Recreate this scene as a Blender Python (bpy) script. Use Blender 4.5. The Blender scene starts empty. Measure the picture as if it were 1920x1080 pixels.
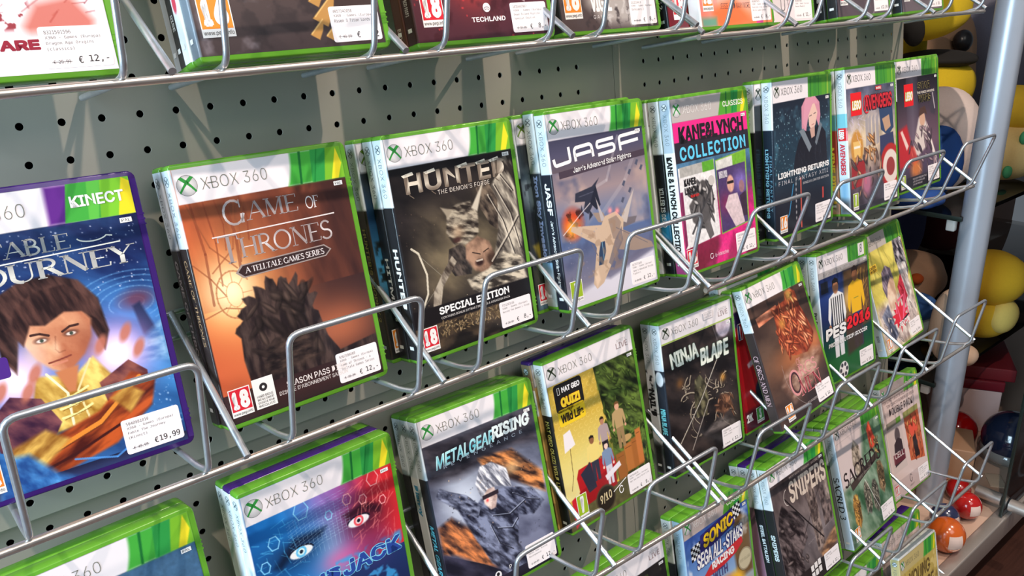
import bpy, math, random, os
import numpy as np
from mathutils import Matrix, Vector

# ------------------------------------------------------------------ camera, world, lights, exposure
SC = bpy.context.scene
COL = SC.collection
MM = 0.001
LEAN = math.radians(-6.3)                      # the pegboard leans back from the plumb line
TB = np.array([[1, 0, 0], [0, math.cos(LEAN), -math.sin(LEAN)], [0, math.sin(LEAN), math.cos(LEAN)]])

cam_d = bpy.data.cameras.new('camera')
cam_d.sensor_width = 36.0
cam_d.lens = 36.0 * 1526.76 / 1920
cam_d.clip_start = 0.02
cam = bpy.data.objects.new('camera', cam_d)
COL.objects.link(cam)
rgt = (0.76706943, -0.64090819, -0.02900315)
upv = (0.23887578, 0.24335711, 0.94006153)
bck = (-0.59543501, -0.72802061, 0.33976924)
cam.matrix_world = Matrix(((rgt[0], upv[0], bck[0], -0.16892), (rgt[1], upv[1], bck[1], -0.61190),
                           (rgt[2], upv[2], bck[2], 0.07157), (0, 0, 0, 1)))
SC.camera = cam

world = bpy.data.worlds.new('world')
SC.world = world
world.use_nodes = True
wb = world.node_tree.nodes['Background']
wb.inputs[0].default_value = (0.78, 0.88, 1.0, 1)
wb.inputs[1].default_value = 0.13


def light(name, kind, loc, target, energy, colour, size=0.1, size_y=None, **kw):
    d = bpy.data.lights.new(name, kind)
    d.energy = energy
    d.color = colour
    if kind == 'AREA':
        d.size = size
        if size_y:
            d.shape = 'RECTANGLE'
            d.size_y = size_y
    else:
        d.shadow_soft_size = size
    for k, v in kw.items():
        setattr(d, k, v)
    o = bpy.data.objects.new(name, d)
    o.location = loc
    o.rotation_euler = (Vector(target) - Vector(loc)).to_track_quat('-Z', 'Y').to_euler()
    COL.objects.link(o)
    return o


# daylight from the shop window on the left, a weak fill panel added behind the camera for the metal to reflect, warm ceiling spots close to the board
light('window_daylight', 'AREA', (-2.3, -0.62, 0.35), (0.3, -0.05, -0.3), 112, (0.60, 0.83, 1.0), 1.0, 1.9)
light('fill_panel', 'AREA', (0.3, -2.0, 1.6), (0.3, 0, -0.25), 14, (1.0, 0.92, 0.88), 1.3, 1.0)
for sx, se in ((-0.80, 72), (0.62, 86), (1.75, 88)):  # the rightmost spot is added to brighten the cabinet
    light('ceiling_spot', 'SPOT', (sx, -0.98, 1.60), (sx * 0.55 + 0.1, -0.05, -0.3), se, (1.0, 0.83, 0.71), 0.02, spot_size=1.9, spot_blend=0.6)

SC.view_settings.view_transform = 'Standard'
SC.view_settings.look = 'None'
SC.view_settings.gamma = 1.0
SC.view_settings.use_curve_mapping = False
SC.view_settings.exposure = 0.12


# ------------------------------------------------------------------ materials
def lin(c):
    c = np.asarray(c, float) / 255.0
    return np.where(c <= 0.04045, c / 12.92, ((c + 0.055) / 1.055) ** 2.4)


MATS = {}


def mat(name, rgb=(128, 128, 128), rough=0.5, metal=0.0, coat=0.0, noise=0.0, nscale=40.0, bump=0.0, spec=0.5, trans=0.0,
        sss=0.0, attr=None, alpha=1.0, bscale=None):
    if name in MATS:
        return MATS[name]
    m = bpy.data.materials.new(name)
    m.use_nodes = True
    nt = m.node_tree
    p = nt.nodes['Principled BSDF']
    c = [*lin(rgb), 1]
    p.inputs['Base Color'].default_value = c
    p.inputs['Roughness'].default_value = rough
    p.inputs['Metallic'].default_value = metal
    p.inputs['Coat Weight'].default_value = coat
    p.inputs['Coat Roughness'].default_value = 0.12
    p.inputs['Specular IOR Level'].default_value = spec
    p.inputs['Transmission Weight'].default_value = trans
    p.inputs['Alpha'].default_value = alpha
    if sss:
        p.inputs['Subsurface Weight'].default_value = sss
        p.inputs['Subsurface Radius'].default_value = (0.004, 0.004, 0.002)
        p.inputs['Subsurface Scale'].default_value = 1.0
    if attr:
        a = nt.nodes.new('ShaderNodeAttribute')
        a.attribute_name = attr
        nt.links.new(a.outputs['Color'], p.inputs['Base Color'])
    if noise or bump:
        tc = nt.nodes.new('ShaderNodeTexCoord')
        n = nt.nodes.new('ShaderNodeTexNoise')
        n.inputs['Scale'].default_value = nscale
        n.inputs['Detail'].default_value = 5
        nt.links.new(tc.outputs['Object'], n.inputs['Vector'])
        if noise:
            mx = nt.nodes.new('ShaderNodeMix')
            mx.data_type = 'RGBA'
            mx.inputs[6].default_value = [*(np.array(c[:3]) * (1 - noise)), 1]
            mx.inputs[7].default_value = [*np.minimum(np.array(c[:3]) * (1 + noise), 1), 1]
            nt.links.new(n.outputs['Fac'], mx.inputs[0])
            nt.links.new(mx.outputs[2], p.inputs['Base Color'])
        if bump:
            b = nt.nodes.new('ShaderNodeBump')
            b.inputs['Strength'].default_value = bump
            b.inputs['Distance'].default_value = 0.002
            nt.links.new(n.outputs['Fac'], b.inputs['Height'])
            nt.links.new(b.outputs['Normal'], p.inputs['Normal'])
    MATS[name] = m
    return m


M_PRINT = mat('printed_paper', rough=0.30, coat=0.18, attr='Col', spec=0.4)
M_INK = mat('printed_ink', rough=0.32, coat=0.15, attr='Col', spec=0.4)
M_LABEL = mat('sticker_paper', rough=0.6, attr='Col', spec=0.3)
M_GREEN = mat('green_plastic', (98, 160, 46), 0.26, sss=0.12, noise=0.05, nscale=25)
M_PURPLE = mat('purple_plastic', (58, 30, 106), 0.24, noise=0.05, nscale=25)
M_CLEAR = mat('grey_plastic', (206, 208, 206), 0.3, noise=0.04)
M_WIRE = mat('zinc_wire', (200, 204, 210), 0.32, metal=0.82, noise=0.14, nscale=160)
M_ROD = mat('chrome_rod', (214, 206, 198), 0.30, metal=0.85, noise=0.12, nscale=120)
M_BOARD = mat('pegboard_paint', (168, 162, 149), 0.42, noise=0.03, nscale=9, bump=0.02)
M_DARK = mat('dark_backing', (16, 17, 18), 0.8, noise=0.1)


# ------------------------------------------------------------------ objects
def link(o, parent=None):
    COL.objects.link(o)
    if parent is not None:
        o.parent = parent
    return o


def tag(o, label=None, cat=None, group=None, kind=None):
    for k, v in (('label', label), ('category', cat), ('group', group), ('kind', kind)):
        if v:
            o[k] = v
    return o


def empty(name, mw, label, cat, group=None):
    o = bpy.data.objects.new(name, None)
    o.empty_display_size = 0.02
    o.matrix_world = mw
    link(o)
    return tag(o, label, cat, group)


def sharp(me, ang=40):
    me.shade_smooth()
    me.set_sharp_from_angle(angle=math.radians(ang))
    return me


def mesh(name, V, F, smooth=None):
    me = bpy.data.meshes.new(name)
    me.from_pydata([tuple(map(float, v)) for v in V], [], [tuple(f) for f in F])
    if smooth is not None:
        sharp(me, smooth)
    return me


def part(name, me, m, parent=None, label=None):
    o = bpy.data.objects.new(name, me)
    if m is not None:
        me.materials.clear()
        me.materials.append(m)
    link(o, parent)
    if label:
        o['label'] = label
    return o


def board(x, y, z):
    """board frame (mm: x along the rows, y towards the wall, z up the board) -> world metres"""
    return TB @ np.array([x, y, z], float) * MM


BOARD_M = Matrix([[*TB[0], 0], [*TB[1], 0], [*TB[2], 0], [0, 0, 0, 1]])


def rot(v):
    th = float(np.linalg.norm(v))
    if th < 1e-12:
        return np.eye(3)
    k = np.array(v) / th
    K = np.array([[0, -k[2], k[1]], [k[2], 0, -k[0]], [-k[1], k[0], 0]])
    return np.eye(3) + math.sin(th) * K + (1 - math.cos(th)) * K @ K


def W(v):
    return np.array([v[0], v[2], -v[1]])


# ------------------------------------------------------------------ tubes, lathes, boxes
def rounded(pts, r, n=5):
    pts = [np.array(p, float) for p in pts]
    out = [pts[0]]
    for a, b, c in zip(pts, pts[1:], pts[2:]):
        d1, d2 = (a - b), (c - b)
        l1, l2 = np.linalg.norm(d1), np.linalg.norm(d2)
        rr = min(r, l1 * 0.45, l2 * 0.45)
        p, q = b + d1 / l1 * rr, b + d2 / l2 * rr
        for t in np.linspace(0, 1, n):
            out.append((1 - t) ** 2 * p + 2 * t * (1 - t) * b + t * t * q)
    out.append(pts[-1])
    return out


def tube(pts, r, n=10, cap=True):
    pts = np.array(pts, float)
    k = len(pts)
    tan = np.gradient(pts, axis=0)
    tan /= np.linalg.norm(tan, axis=1)[:, None]
    ref = np.array([0, 0, 1.0]) if abs(tan[0][2]) < 0.9 else np.array([1.0, 0, 0])
    nrm = np.cross(tan[0], ref)
    nrm /= np.linalg.norm(nrm)
    V, F = [], []
    for i in range(k):
        nrm = nrm - tan[i] * (nrm @ tan[i])
        nrm /= np.linalg.norm(nrm)
        bn = np.cross(tan[i], nrm)
        for j in range(n):
            a = 2 * math.pi * j / n
            V.append(pts[i] + r * (math.cos(a) * nrm + math.sin(a) * bn))
    for i in range(k - 1):
        for j in range(n):
            F.append((i * n + j, i * n + (j + 1) % n, (i + 1) * n + (j + 1) % n, (i + 1) * n + j))
    if cap:
        F.append(tuple(range(n - 1, -1, -1)))
        F.append(tuple((k - 1) * n + j for j in range(n)))
    return V, F


def join(*vf):
    V, F = [], []
    for v, f in vf:
        o = len(V)
        V += [tuple(map(float, p)) for p in v]
        F += [tuple(i + o for i in q) for q in f]
    return V, F


def boxvf(x0, y0, z0, x1, y1, z1):
    V = [(x, y, z) for z in (z0, z1) for y in (y0, y1) for x in (x0, x1)]
    return V, [(0, 2, 3, 1), (4, 5, 7, 6), (0, 1, 5, 4), (2, 6, 7, 3), (0, 4, 6, 2), (1, 3, 7, 5)]


def rbox(x0, y0, z0, x1, y1, z1, b):
    """box with bevelled edges (metres)"""
    import bmesh
    bm = bmesh.new()
    V, F = boxvf(x0, y0, z0, x1, y1, z1)
    vs = [bm.verts.new(v) for v in V]
    for f in F:
        bm.faces.new([vs[i] for i in f])
    bmesh.ops.bevel(bm, geom=bm.edges[:], offset=b, segments=3, affect='EDGES', profile=0.5)
    me = bpy.data.meshes.new('box')
    bm.to_mesh(me)
    bm.free()
    return sharp(me, 50)


def blob(rx, ry, rz, seed=0, lump=0.04, n=24, power=2.0, flat=0.0):
    """soft stuffed shape: a superellipsoid with gentle dents, standing on z=0"""
    rnd = random.Random(seed)
    w = [(rnd.uniform(1, 3), rnd.uniform(1, 3), rnd.uniform(1, 3), rnd.uniform(0, 6)) for _ in range(4)]
    V, F = [], []
    m = 2 * n
    for i in range(n + 1):
        th = math.pi * i / n
        for j in range(m):
            ph = 2 * math.pi * j / m
            d = np.array([math.sin(th) * math.cos(ph), math.sin(th) * math.sin(ph), math.cos(th)])
            e = np.sign(d) * np.abs(d) ** (2.0 / power)
            s = 1 + lump * sum(math.sin(a * d[0] * 2 + b * d[1] * 2 + c * d[2] * 2 + o) for a, b, c, o in w) / 2
            z = e[2] * s
            if flat and z < 0:
                z *= (1 - flat)
            V.append((e[0] * rx * s, e[1] * ry * s, z * rz))
    zmin = min(v[2] for v in V)
    V = [(x, y, z - zmin) for x, y, z in V]
    for i in range(n):
        for j in range(m):
            F.append((i * m + j, (i + 1) * m + j, (i + 1) * m + (j + 1) % m, i * m + (j + 1) % m))
    me = bpy.data.meshes.new('blob')
    me.from_pydata(V, [], F)
    me.validate()
    me.shade_smooth()
    return me


# ------------------------------------------------------------------ printed pictures: numpy painting stored as vertex colours
def vnoise(U, V, scale, seed, octaves=4):
    rs = np.random.RandomState(seed)
    out = np.zeros_like(U)
    amp, tot, sc = 1.0, 0.0, scale
    for o in range(octaves):
        g = rs.rand(64, 64)
        x, y = U / sc + 7.3 * o, V / sc + 3.1 * o
        xi, yi = np.floor(x).astype(int), np.floor(y).astype(int)
        fx, fy = x - xi, y - yi
        fx, fy = fx * fx * (3 - 2 * fx), fy * fy * (3 - 2 * fy)
        a, b = g[yi % 64, xi % 64], g[yi % 64, (xi + 1) % 64]
        c, d = g[(yi + 1) % 64, xi % 64], g[(yi + 1) % 64, (xi + 1) % 64]
        out += amp * ((a * (1 - fx) + b * fx) * (1 - fy) + (c * (1 - fx) + d * fx) * fy)
        tot += amp
        amp *= 0.5
        sc *= 0.5
    return out / tot


class Art:
    def __init__(s, w, h, res, base):
        s.w, s.h, s.res = w, h, res
        nx, ny = max(2, int(round(w * res)) + 1), max(2, int(round(h * res)) + 1)
        s.U, s.V = np.meshgrid(np.linspace(0, w, nx), np.linspace(0, h, ny))
        s.c = np.ones((ny, nx, 3)) * (np.array(base, float) / 255)

    def mix(s, m, col, sl=None):
        col = np.array(col, float) / 255
        t = s.c if sl is None else s.c[sl]
        t += (col - t) * m[..., None]

    def vgrad(s, v0, v1, stops, u0=-9, u1=999):
        t = np.clip((s.V - v0) / (v1 - v0), 0, 1)
        k = np.linspace(0, 1, len(stops))
        col = np.stack([np.interp(t, k, [q[i] / 255 for q in stops]) for i in range(3)], -1)
        m = (s.V >= v0) & (s.V <= v1) & (s.U >= u0) & (s.U <= u1)
        s.c[m] = col[m]

    def hgrad(s, u0, u1, stops, v0=-9, v1=999, a=1.0):
        t = np.clip((s.U - u0) / (u1 - u0), 0, 1)
        k = np.linspace(0, 1, len(stops))
        col = np.stack([np.interp(t, k, [q[i] / 255 for q in stops]) for i in range(3)], -1)
        m = (s.V >= v0) & (s.V <= v1) & (s.U >= u0) & (s.U <= u1)
        s.c[m] = s.c[m] * (1 - a) + col[m] * a

    def sub(s, u0, v0, u1, v1, pad):
        i0 = max(0, int((v0 - pad) * s.res)); i1 = min(s.c.shape[0], int((v1 + pad) * s.res) + 2)
        j0 = max(0, int((u0 - pad) * s.res)); j1 = min(s.c.shape[1], int((u1 + pad) * s.res) + 2)
        return (slice(i0, max(i0, i1)), slice(j0, max(j0, j1)))

    def poly(s, pts, col, a=1.0, soft=None):
        soft = soft or 0.7 / s.res
        p = np.array(pts, float)
        sl = s.sub(p[:, 0].min(), p[:, 1].min(), p[:, 0].max(), p[:, 1].max(), soft * 1.5)
        u, v = s.U[sl], s.V[sl]
        if u.size == 0:
            return s
        ins = np.zeros(u.shape, bool)
        dist = np.full(u.shape, 1e9)
        for (x0, y0), (x1, y1) in zip(p, np.roll(p, -1, 0)):
            if y0 != y1:
                ins ^= ((y0 > v) != (y1 > v)) & (u < (x1 - x0) * (v - y0) / (y1 - y0) + x0)
            dx, dy = x1 - x0, y1 - y0
            L = dx * dx + dy * dy + 1e-12
            t = np.clip(((u - x0) * dx + (v - y0) * dy) / L, 0, 1)
            dist = np.minimum(dist, (u - x0 - t * dx) ** 2 + (v - y0 - t * dy) ** 2)
        d = np.sqrt(dist) * np.where(ins, 1, -1)
        s.mix(np.clip(0.5 + d / (2 * soft), 0, 1) * a, col, sl)
        return s

    def rect(s, u0, v0, u1, v1, col, a=1.0, soft=None):
        return s.poly([(u0, v0), (u1, v0), (u1, v1), (u0, v1)], col, a, soft)

    def ell(s, cu, cv, ru, rv, col, a=1.0, soft=0.12, ang=0.0):
        R = max(ru, rv) * (1 + soft)
        sl = s.sub(cu - R, cv - R, cu + R, cv + R, 1)
        u, v = s.U[sl] - cu, s.V[sl] - cv
        c, q = math.cos(math.radians(ang)), math.sin(math.radians(ang))
        d = np.sqrt(((u * c + v * q) / ru) ** 2 + ((-u * q + v * c) / rv) ** 2)
        s.mix(np.clip((1 + soft - d) / (2 * soft), 0, 1) * a, col, sl)
        return s

    def glow(s, cu, cv, r, col, a=1.0, rv=None):
        rv = rv or r
        s.mix(a * np.exp(-(((s.U - cu) / r) ** 2 + ((s.V - cv) / rv) ** 2)), col)
        return s

    def line(s, pts, w, col, a=1.0):
        for (x0, y0), (x1, y1) in zip(pts, pts[1:]):
            pad = w
            sl = s.sub(min(x0, x1), min(y0, y1), max(x0, x1), max(y0, y1), pad + 1)
            u, v = s.U[sl], s.V[sl]
            dx, dy = x1 - x0, y1 - y0
            t = np.clip(((u - x0) * dx + (v - y0) * dy) / (dx * dx + dy * dy + 1e-9), 0, 1)
            d = np.sqrt((u - x0 - t * dx) ** 2 + (v - y0 - t * dy) ** 2)
            sf = 0.6 / s.res
            s.mix(np.clip((w / 2 + sf / 2 - d) / sf, 0, 1) * a, col, sl)
        return s

    def streaks(s, n, box, ln, w, col, ang, jit=20, seed=1, a=0.7):
        rd = random.Random(seed)
        for _ in range(n):
            x, y = rd.uniform(box[0], box[2]), rd.uniform(box[1], box[3])
            t = math.radians(ang + rd.uniform(-jit, jit))
            L = ln * rd.uniform(0.4, 1.2)
            s.line([(x, y), (x + L * math.cos(t), y + L * math.sin(t))], w * rd.uniform(0.5, 1.2), col, a * rd.uniform(0.4, 1))
        return s

    def dots(s, n, box, r, col, seed=1, a=0.8):
        rd = random.Random(seed)
        for _ in range(n):
            s.ell(rd.uniform(box[0], box[2]), rd.uniform(box[1], box[3]), r * rd.uniform(0.4, 1.3), r * rd.uniform(0.4, 1.3), col, a * rd.uniform(0.3, 1), 0.5)
        return s

    def grain(s, scale, seed, amp, box=None):
        k = 1 + amp * (vnoise(s.U, s.V, scale, seed) - 0.5) * 2
        if box:
            m = (s.U >= box[0]) & (s.U <= box[2]) & (s.V >= box[1]) & (s.V <= box[3])
            k = np.where(m, k, 1)
        s.c = np.clip(s.c * k[..., None], 0, 1)
        return s

    def blot(s, scale, seed, col, thr, a=1.0, box=None, soft=0.08):
        k = np.clip((vnoise(s.U, s.V, scale, seed) - thr) / soft, 0, 1) * a
        if box:
            m = np.clip((s.U - box[0]) / 3, 0, 1) * np.clip((box[2] - s.U) / 3, 0, 1) * np.clip((s.V - box[1]) / 3, 0, 1) * np.clip((box[3] - s.V) / 3, 0, 1)
            k = k * m
        s.mix(k, col)
        return s

    def tex(s, pts, dark, light, scale=6, seed=1, ang=0, stretch=1.0, a=1.0, soft=None, contrast=2.2, ramp=(0, 0)):
        """polygon filled with a painted, brushed texture between two colours; ramp lightens along a direction"""
        soft = soft or 0.8 / s.res
        p = np.array(pts, float)
        sl = s.sub(p[:, 0].min(), p[:, 1].min(), p[:, 0].max(), p[:, 1].max(), soft * 1.5)
        keep = s.c[sl].copy()
        s.poly(pts, (255, 255, 255), 1.0, soft)
        before = keep
        after = s.c[sl]
        m = (after - before).sum(-1) / np.maximum((1 - before).sum(-1), 1e-6)
        u, v = s.U[sl], s.V[sl]
        c, q = math.cos(math.radians(ang)), math.sin(math.radians(ang))
        n = vnoise((u * c + v * q) / stretch + 40, (-u * q + v * c) + 40, scale, seed, 5)
        w, h = np.ptp(p[:, 0]) + 1e-6, np.ptp(p[:, 1]) + 1e-6
        t = np.clip((n - .5) * contrast + .5 + ramp[0] * ((u - p[:, 0].mean()) / w) + ramp[1] * ((v - p[:, 1].mean()) / h), 0, 1)[..., None]
        col = (np.array(dark) * (1 - t) + np.array(light) * t) / 255.0
        k = (np.clip(m, 0, 1) * a)[..., None]
        s.c[sl] = keep * (1 - k) + col * k
        return s

    def heap(s, n, box, size, dark, light, seed=1, ang=70, jit=70, a=0.95, edge=None):
        """a heap of rounded limbs or pebbles, each with a dark rim and a lit side"""
        rd = random.Random(seed)
        edge = edge or tuple(int(x * .45) for x in dark)
        for _ in range(n):
            u, v = rd.uniform(box[0], box[2]), rd.uniform(box[1], box[3])
            L, w = size * rd.uniform(.7, 1.7), size * rd.uniform(.28, .55)
            an = ang + rd.uniform(-jit, jit)
            t = rd.random()
            c = tuple(d * (1 - t) + l * t for d, l in zip(dark, light))
            s.ell(u, v, L, w, edge, a, .2, an)
            s.ell(u - .12 * w, v - .18 * w, L * .88, w * .72, c, a, .35, an)
            s.ell(u - .25 * w, v - .35 * w, L * .55, w * .3, tuple(min(255, x * 1.35) for x in c), a * .7, .6, an)
        return s

    def person(s, u, v, h, skin, top, legs, hair, wide=1.0, lean=0.0):
        """a plain standing figure, head top at (u, v)"""
        k = h / 10.0
        q = lambda a, b: (u + (a * wide + lean * b / 10) * k, v + b * k)
        s.poly([q(-1.0, 5.2), q(1.0, 5.2), q(0.95, 10), q(0.2, 10), q(0, 6.4), q(-0.2, 10), q(-0.95, 10)], legs)
        s.poly([q(-0.5, 1.5), q(0.5, 1.5), q(1.5, 2.0), q(1.9, 4.4), q(1.5, 5.4), q(1.1, 3.4), q(1.05, 5.5), q(-1.05, 5.5), q(-1.1, 3.4), q(-1.5, 5.4), q(-1.9, 4.4), q(-1.5, 2.0)], top)
        s.ell(*q(0, 0.85), 0.62 * k * wide, 0.85 * k, skin)
        s.poly([q(-0.66, 0.8), q(-0.6, 0.05), q(0, -0.25), q(0.6, 0.05), q(0.66, 0.8), q(0.4, 0.4), q(-0.4, 0.4)], hair)
        s.ell(*q(1.6, 5.5), 0.3 * k, 0.35 * k, skin)
        s.ell(*q(-1.6, 5.5), 0.3 * k, 0.35 * k, skin)
        return s


def cols(c):
    """sRGB print colours (0-255) -> albedo"""
    return np.clip(lin(np.clip(c, 0, 255)) * 1.12, 0.003, 0.9)


def colour_attr(me, rgb, domain='POINT'):
    at = me.color_attributes.new('Col', 'FLOAT_COLOR', domain)
    a = np.ones((len(rgb), 4), np.float32)
    a[:, :3] = rgb
    at.data.foreach_set('color', a.ravel())


def grid_mesh(name, co, col):
    ny, nx = co.shape[:2]
    me = bpy.data.meshes.new(name)
    me.vertices.add(nx * ny)
    me.vertices.foreach_set('co', co.reshape(-1).astype(np.float32))
    nf = (nx - 1) * (ny - 1)
    me.loops.add(nf * 4)
    me.polygons.add(nf)
    i = (np.arange(ny - 1)[:, None] * nx + np.arange(nx - 1)[None, :]).ravel()
    quad = np.stack([i, i + nx, i + nx + 1, i + 1], 1).astype(np.int32)
    me.loops.foreach_set('vertex_index', quad.ravel())
    me.polygons.foreach_set('loop_start', np.arange(nf, dtype=np.int32) * 4)
    me.update(calc_edges=True)
    me.validate()
    colour_attr(me, col.reshape(-1, 3))
    return me


# ------------------------------------------------------------------ lettering
FONT_DIR = os.path.join(bpy.utils.resource_path('LOCAL'), 'datafiles', 'fonts')
FONTS = {}


def font(kind):
    if kind not in FONTS:
        FONTS[kind] = None
        fn = {'mono': 'DejaVuSansMono.woff2', 'sans': 'Inter.woff2'}.get(kind)
        try:
            if fn:
                FONTS[kind] = bpy.data.fonts.load(os.path.join(FONT_DIR, fn))
        except Exception:
            FONTS[kind] = None
    return FONTS[kind]


GLY = {}


def glyphs(txt, kind='sans', off=0.0, space=1.0):
    key = (txt, kind, off, space)
    if key in GLY:
        return GLY[key]
    cu = bpy.data.curves.new('t', 'FONT')
    cu.body = txt
    f = font(kind)
    if f:
        cu.font = f
    cu.offset = off
    cu.resolution_u = 3
    cu.space_character = space
    cu.fill_mode = 'FRONT'
    o = bpy.data.objects.new('t', cu)
    me = o.to_mesh()
    n = len(me.vertices)
    co = np.zeros(n * 3)
    me.vertices.foreach_get('co', co)
    P = co.reshape(-1, 3)[:, :2]
    F = [tuple(p.vertices) for p in me.polygons]
    o.to_mesh_clear()
    bpy.data.objects.remove(o)
    bpy.data.curves.remove(cu)
    if n == 0:
        P = np.zeros((1, 2))
    lo, hi = P.min(0), P.max(0)
    GLY[key] = ((P - lo) / np.maximum(hi - lo, 1e-6), F, (hi - lo))
    return GLY[key]


def arc(cx, cy, rx, ry, a0, a1, n=14):
    return [(cx + rx * math.cos(math.radians(a)), cy + ry * math.sin(math.radians(a))) for a in np.linspace(a0, a1, n)]


# small roman capitals with thick and thin strokes: letter -> (width, [(thickness, points)])
K, N_ = 0.13, 0.045
SERIF = {
    'A': (.9, [(N_, [(.06, 0), (.44, .99)]), (K, [(.44, .99), (.84, 0)]), (N_, [(.2, .35), (.7, .35)])]),
    'B': (.75, [(K, [(.15, 0), (.15, 1)]), (.09, [(.15, .98)] + arc(.32, .75, .25, .23, 90, -90) + [(.15, .52)]), (.1, [(.15, .52)] + arc(.36, .27, .3, .25, 90, -90) + [(.15, .02)])]),
    'C': (.9, [(.1, arc(.5, .5, .42, .48, 45, 315)), (N_, [(.8, .64), (.8, .98)])]),
    'D': (.9, [(K, [(.15, 0), (.15, 1)]), (.1, [(.15, .98)] + arc(.36, .5, .44, .48, 90, -90) + [(.15, .02)])]),
    'E': (.72, [(K, [(.15, 0), (.15, 1)]), (N_, [(.15, .97), (.66, .97), (.66, .8)]), (N_, [(.15, .52), (.52, .52)]), (N_, [(.15, .03), (.68, .03), (.7, .22)])]),
    'F': (.68, [(K, [(.15, 0), (.15, 1)]), (N_, [(.15, .97), (.64, .97), (.66, .78)]), (N_, [(.15, .52), (.5, .52)])]),
    'G': (.95, [(.1, arc(.5, .5, .42, .48, 48, 350)), (K, [(.83, .04), (.83, .42)]), (N_, [(.8, .66), (.8, .98)])]),
    'H': (.92, [(K, [(.15, 0), (.15, 1)]), (K, [(.77, 0), (.77, 1)]), (N_, [(.15, .52), (.77, .52)])]),
    'I': (.36, [(K, [(.18, 0), (.18, 1)])]),
    'J': (.5, [(K, [(.3, 1), (.3, .1)] + arc(.12, .1, .18, .22, 0, -110, 6))]),
    'L': (.66, [(K, [(.15, 0), (.15, 1)]), (N_, [(.15, .03), (.6, .03), (.62, .24)])]),
    'M': (1.05, [(N_, [(.12, 0), (.16, 1)]), (K, [(.17, .99), (.5, .06)]), (N_, [(.5, .06), (.85, .99)]), (K, [(.88, 0), (.86, 1)])]),
    'N': (.92, [(N_, [(.14, 0), (.14, 1)]), (K, [(.14, .99), (.78, .01)]), (N_, [(.78, .01), (.78, 1)])]),
    'O': (.98, [(.1, arc(.49, .5, .42, .48, 0, 360, 26))]),
    'P': (.7, [(K, [(.15, 0), (.15, 1)]), (.09, [(.15, .98)] + arc(.34, .74, .27, .24, 90, -90) + [(.15, .5)])]),
    'R': (.82, [(K, [(.15, 0), (.15, 1)]), (.09, [(.15, .98)] + arc(.34, .75, .26, .23, 90, -90) + [(.15, .52)]), (K, [(.38, .52), (.78, 0)])]),
    'S': (.66, [(.1, arc(.33, .745, .24, .235, 25, 250, 10) + arc(.33, .265, .27, .245, 70, -155, 10))]),
    'T': (.82, [(K, [(.41, 0), (.41, .98)]), (N_, [(.04, .8), (.06, .97), (.76, .97), (.78, .8)])]),
    'U': (.9, [(K, [(.15, 1), (.15, .3)] + arc(.45, .3, .3, .28, 180, 270, 6)), (N_, arc(.45, .3, .3, .28, 270, 360, 6) + [(.75, 1)])]),
    'Y': (.84, [(K, [(.08, 1), (.42, .48)]), (N_, [(.78, 1), (.42, .48)]), (K, [(.42, 0), (.42, .48)])]),
    '3': (.6, [(.09, arc(.3, .76, .2, .22, 150, -80, 10) + arc(.28, .27, .25, .26, 80, -150, 10))]),
    ' ': (.35, []),
}


def stroke(pts, w):
    """a mitred ribbon along pts"""
    p = np.array(pts, float)
    if len(p) < 2:
        return [], []
    d = np.diff(p, axis=0)
    d /= np.maximum(np.linalg.norm(d, axis=1)[:, None], 1e-9)
    t = np.vstack([d[:1], (d[:-1] + d[1:]), d[-1:]])
    t /= np.maximum(np.linalg.norm(t, axis=1)[:, None], 1e-9)
    n = np.stack([-t[:, 1], t[:, 0]], 1)
    V = np.vstack([p + n * w / 2, p - n * w / 2])
    k = len(p)
    return V.tolist(), [(i, i + 1, k + i + 1, k + i) for i in range(k - 1)]


def serif(txt, fat=1.0):
    key = ('serif', txt, fat)
    if key in GLY:
        return GLY[key]
    V, F, x = [], [], 0.0

    def put(v, f):
        o = len(V)
        V.extend([(a + x, b) for a, b in v])
        F.extend([tuple(i + o for i in q) for q in f])
    for ch in txt:
        w, strokes = SERIF.get(ch, SERIF[' '])
        for th, pts in strokes:
            put(*stroke(pts, th * fat))
            for e in (pts[0], pts[-1]):
                if e[1] in (0, 1):
                    put(*stroke([(e[0] - .15, e[1] + (.02 if e[1] == 0 else -.02)), (e[0] + .15, e[1] + (.02 if e[1] == 0 else -.02))], .04 * fat))
        x += w
    P = np.array(V)
    lo, hi = P.min(0), P.max(0)
    GLY[key] = ((P - lo) / (hi - lo), F, hi - lo)
    return GLY[key]


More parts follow.
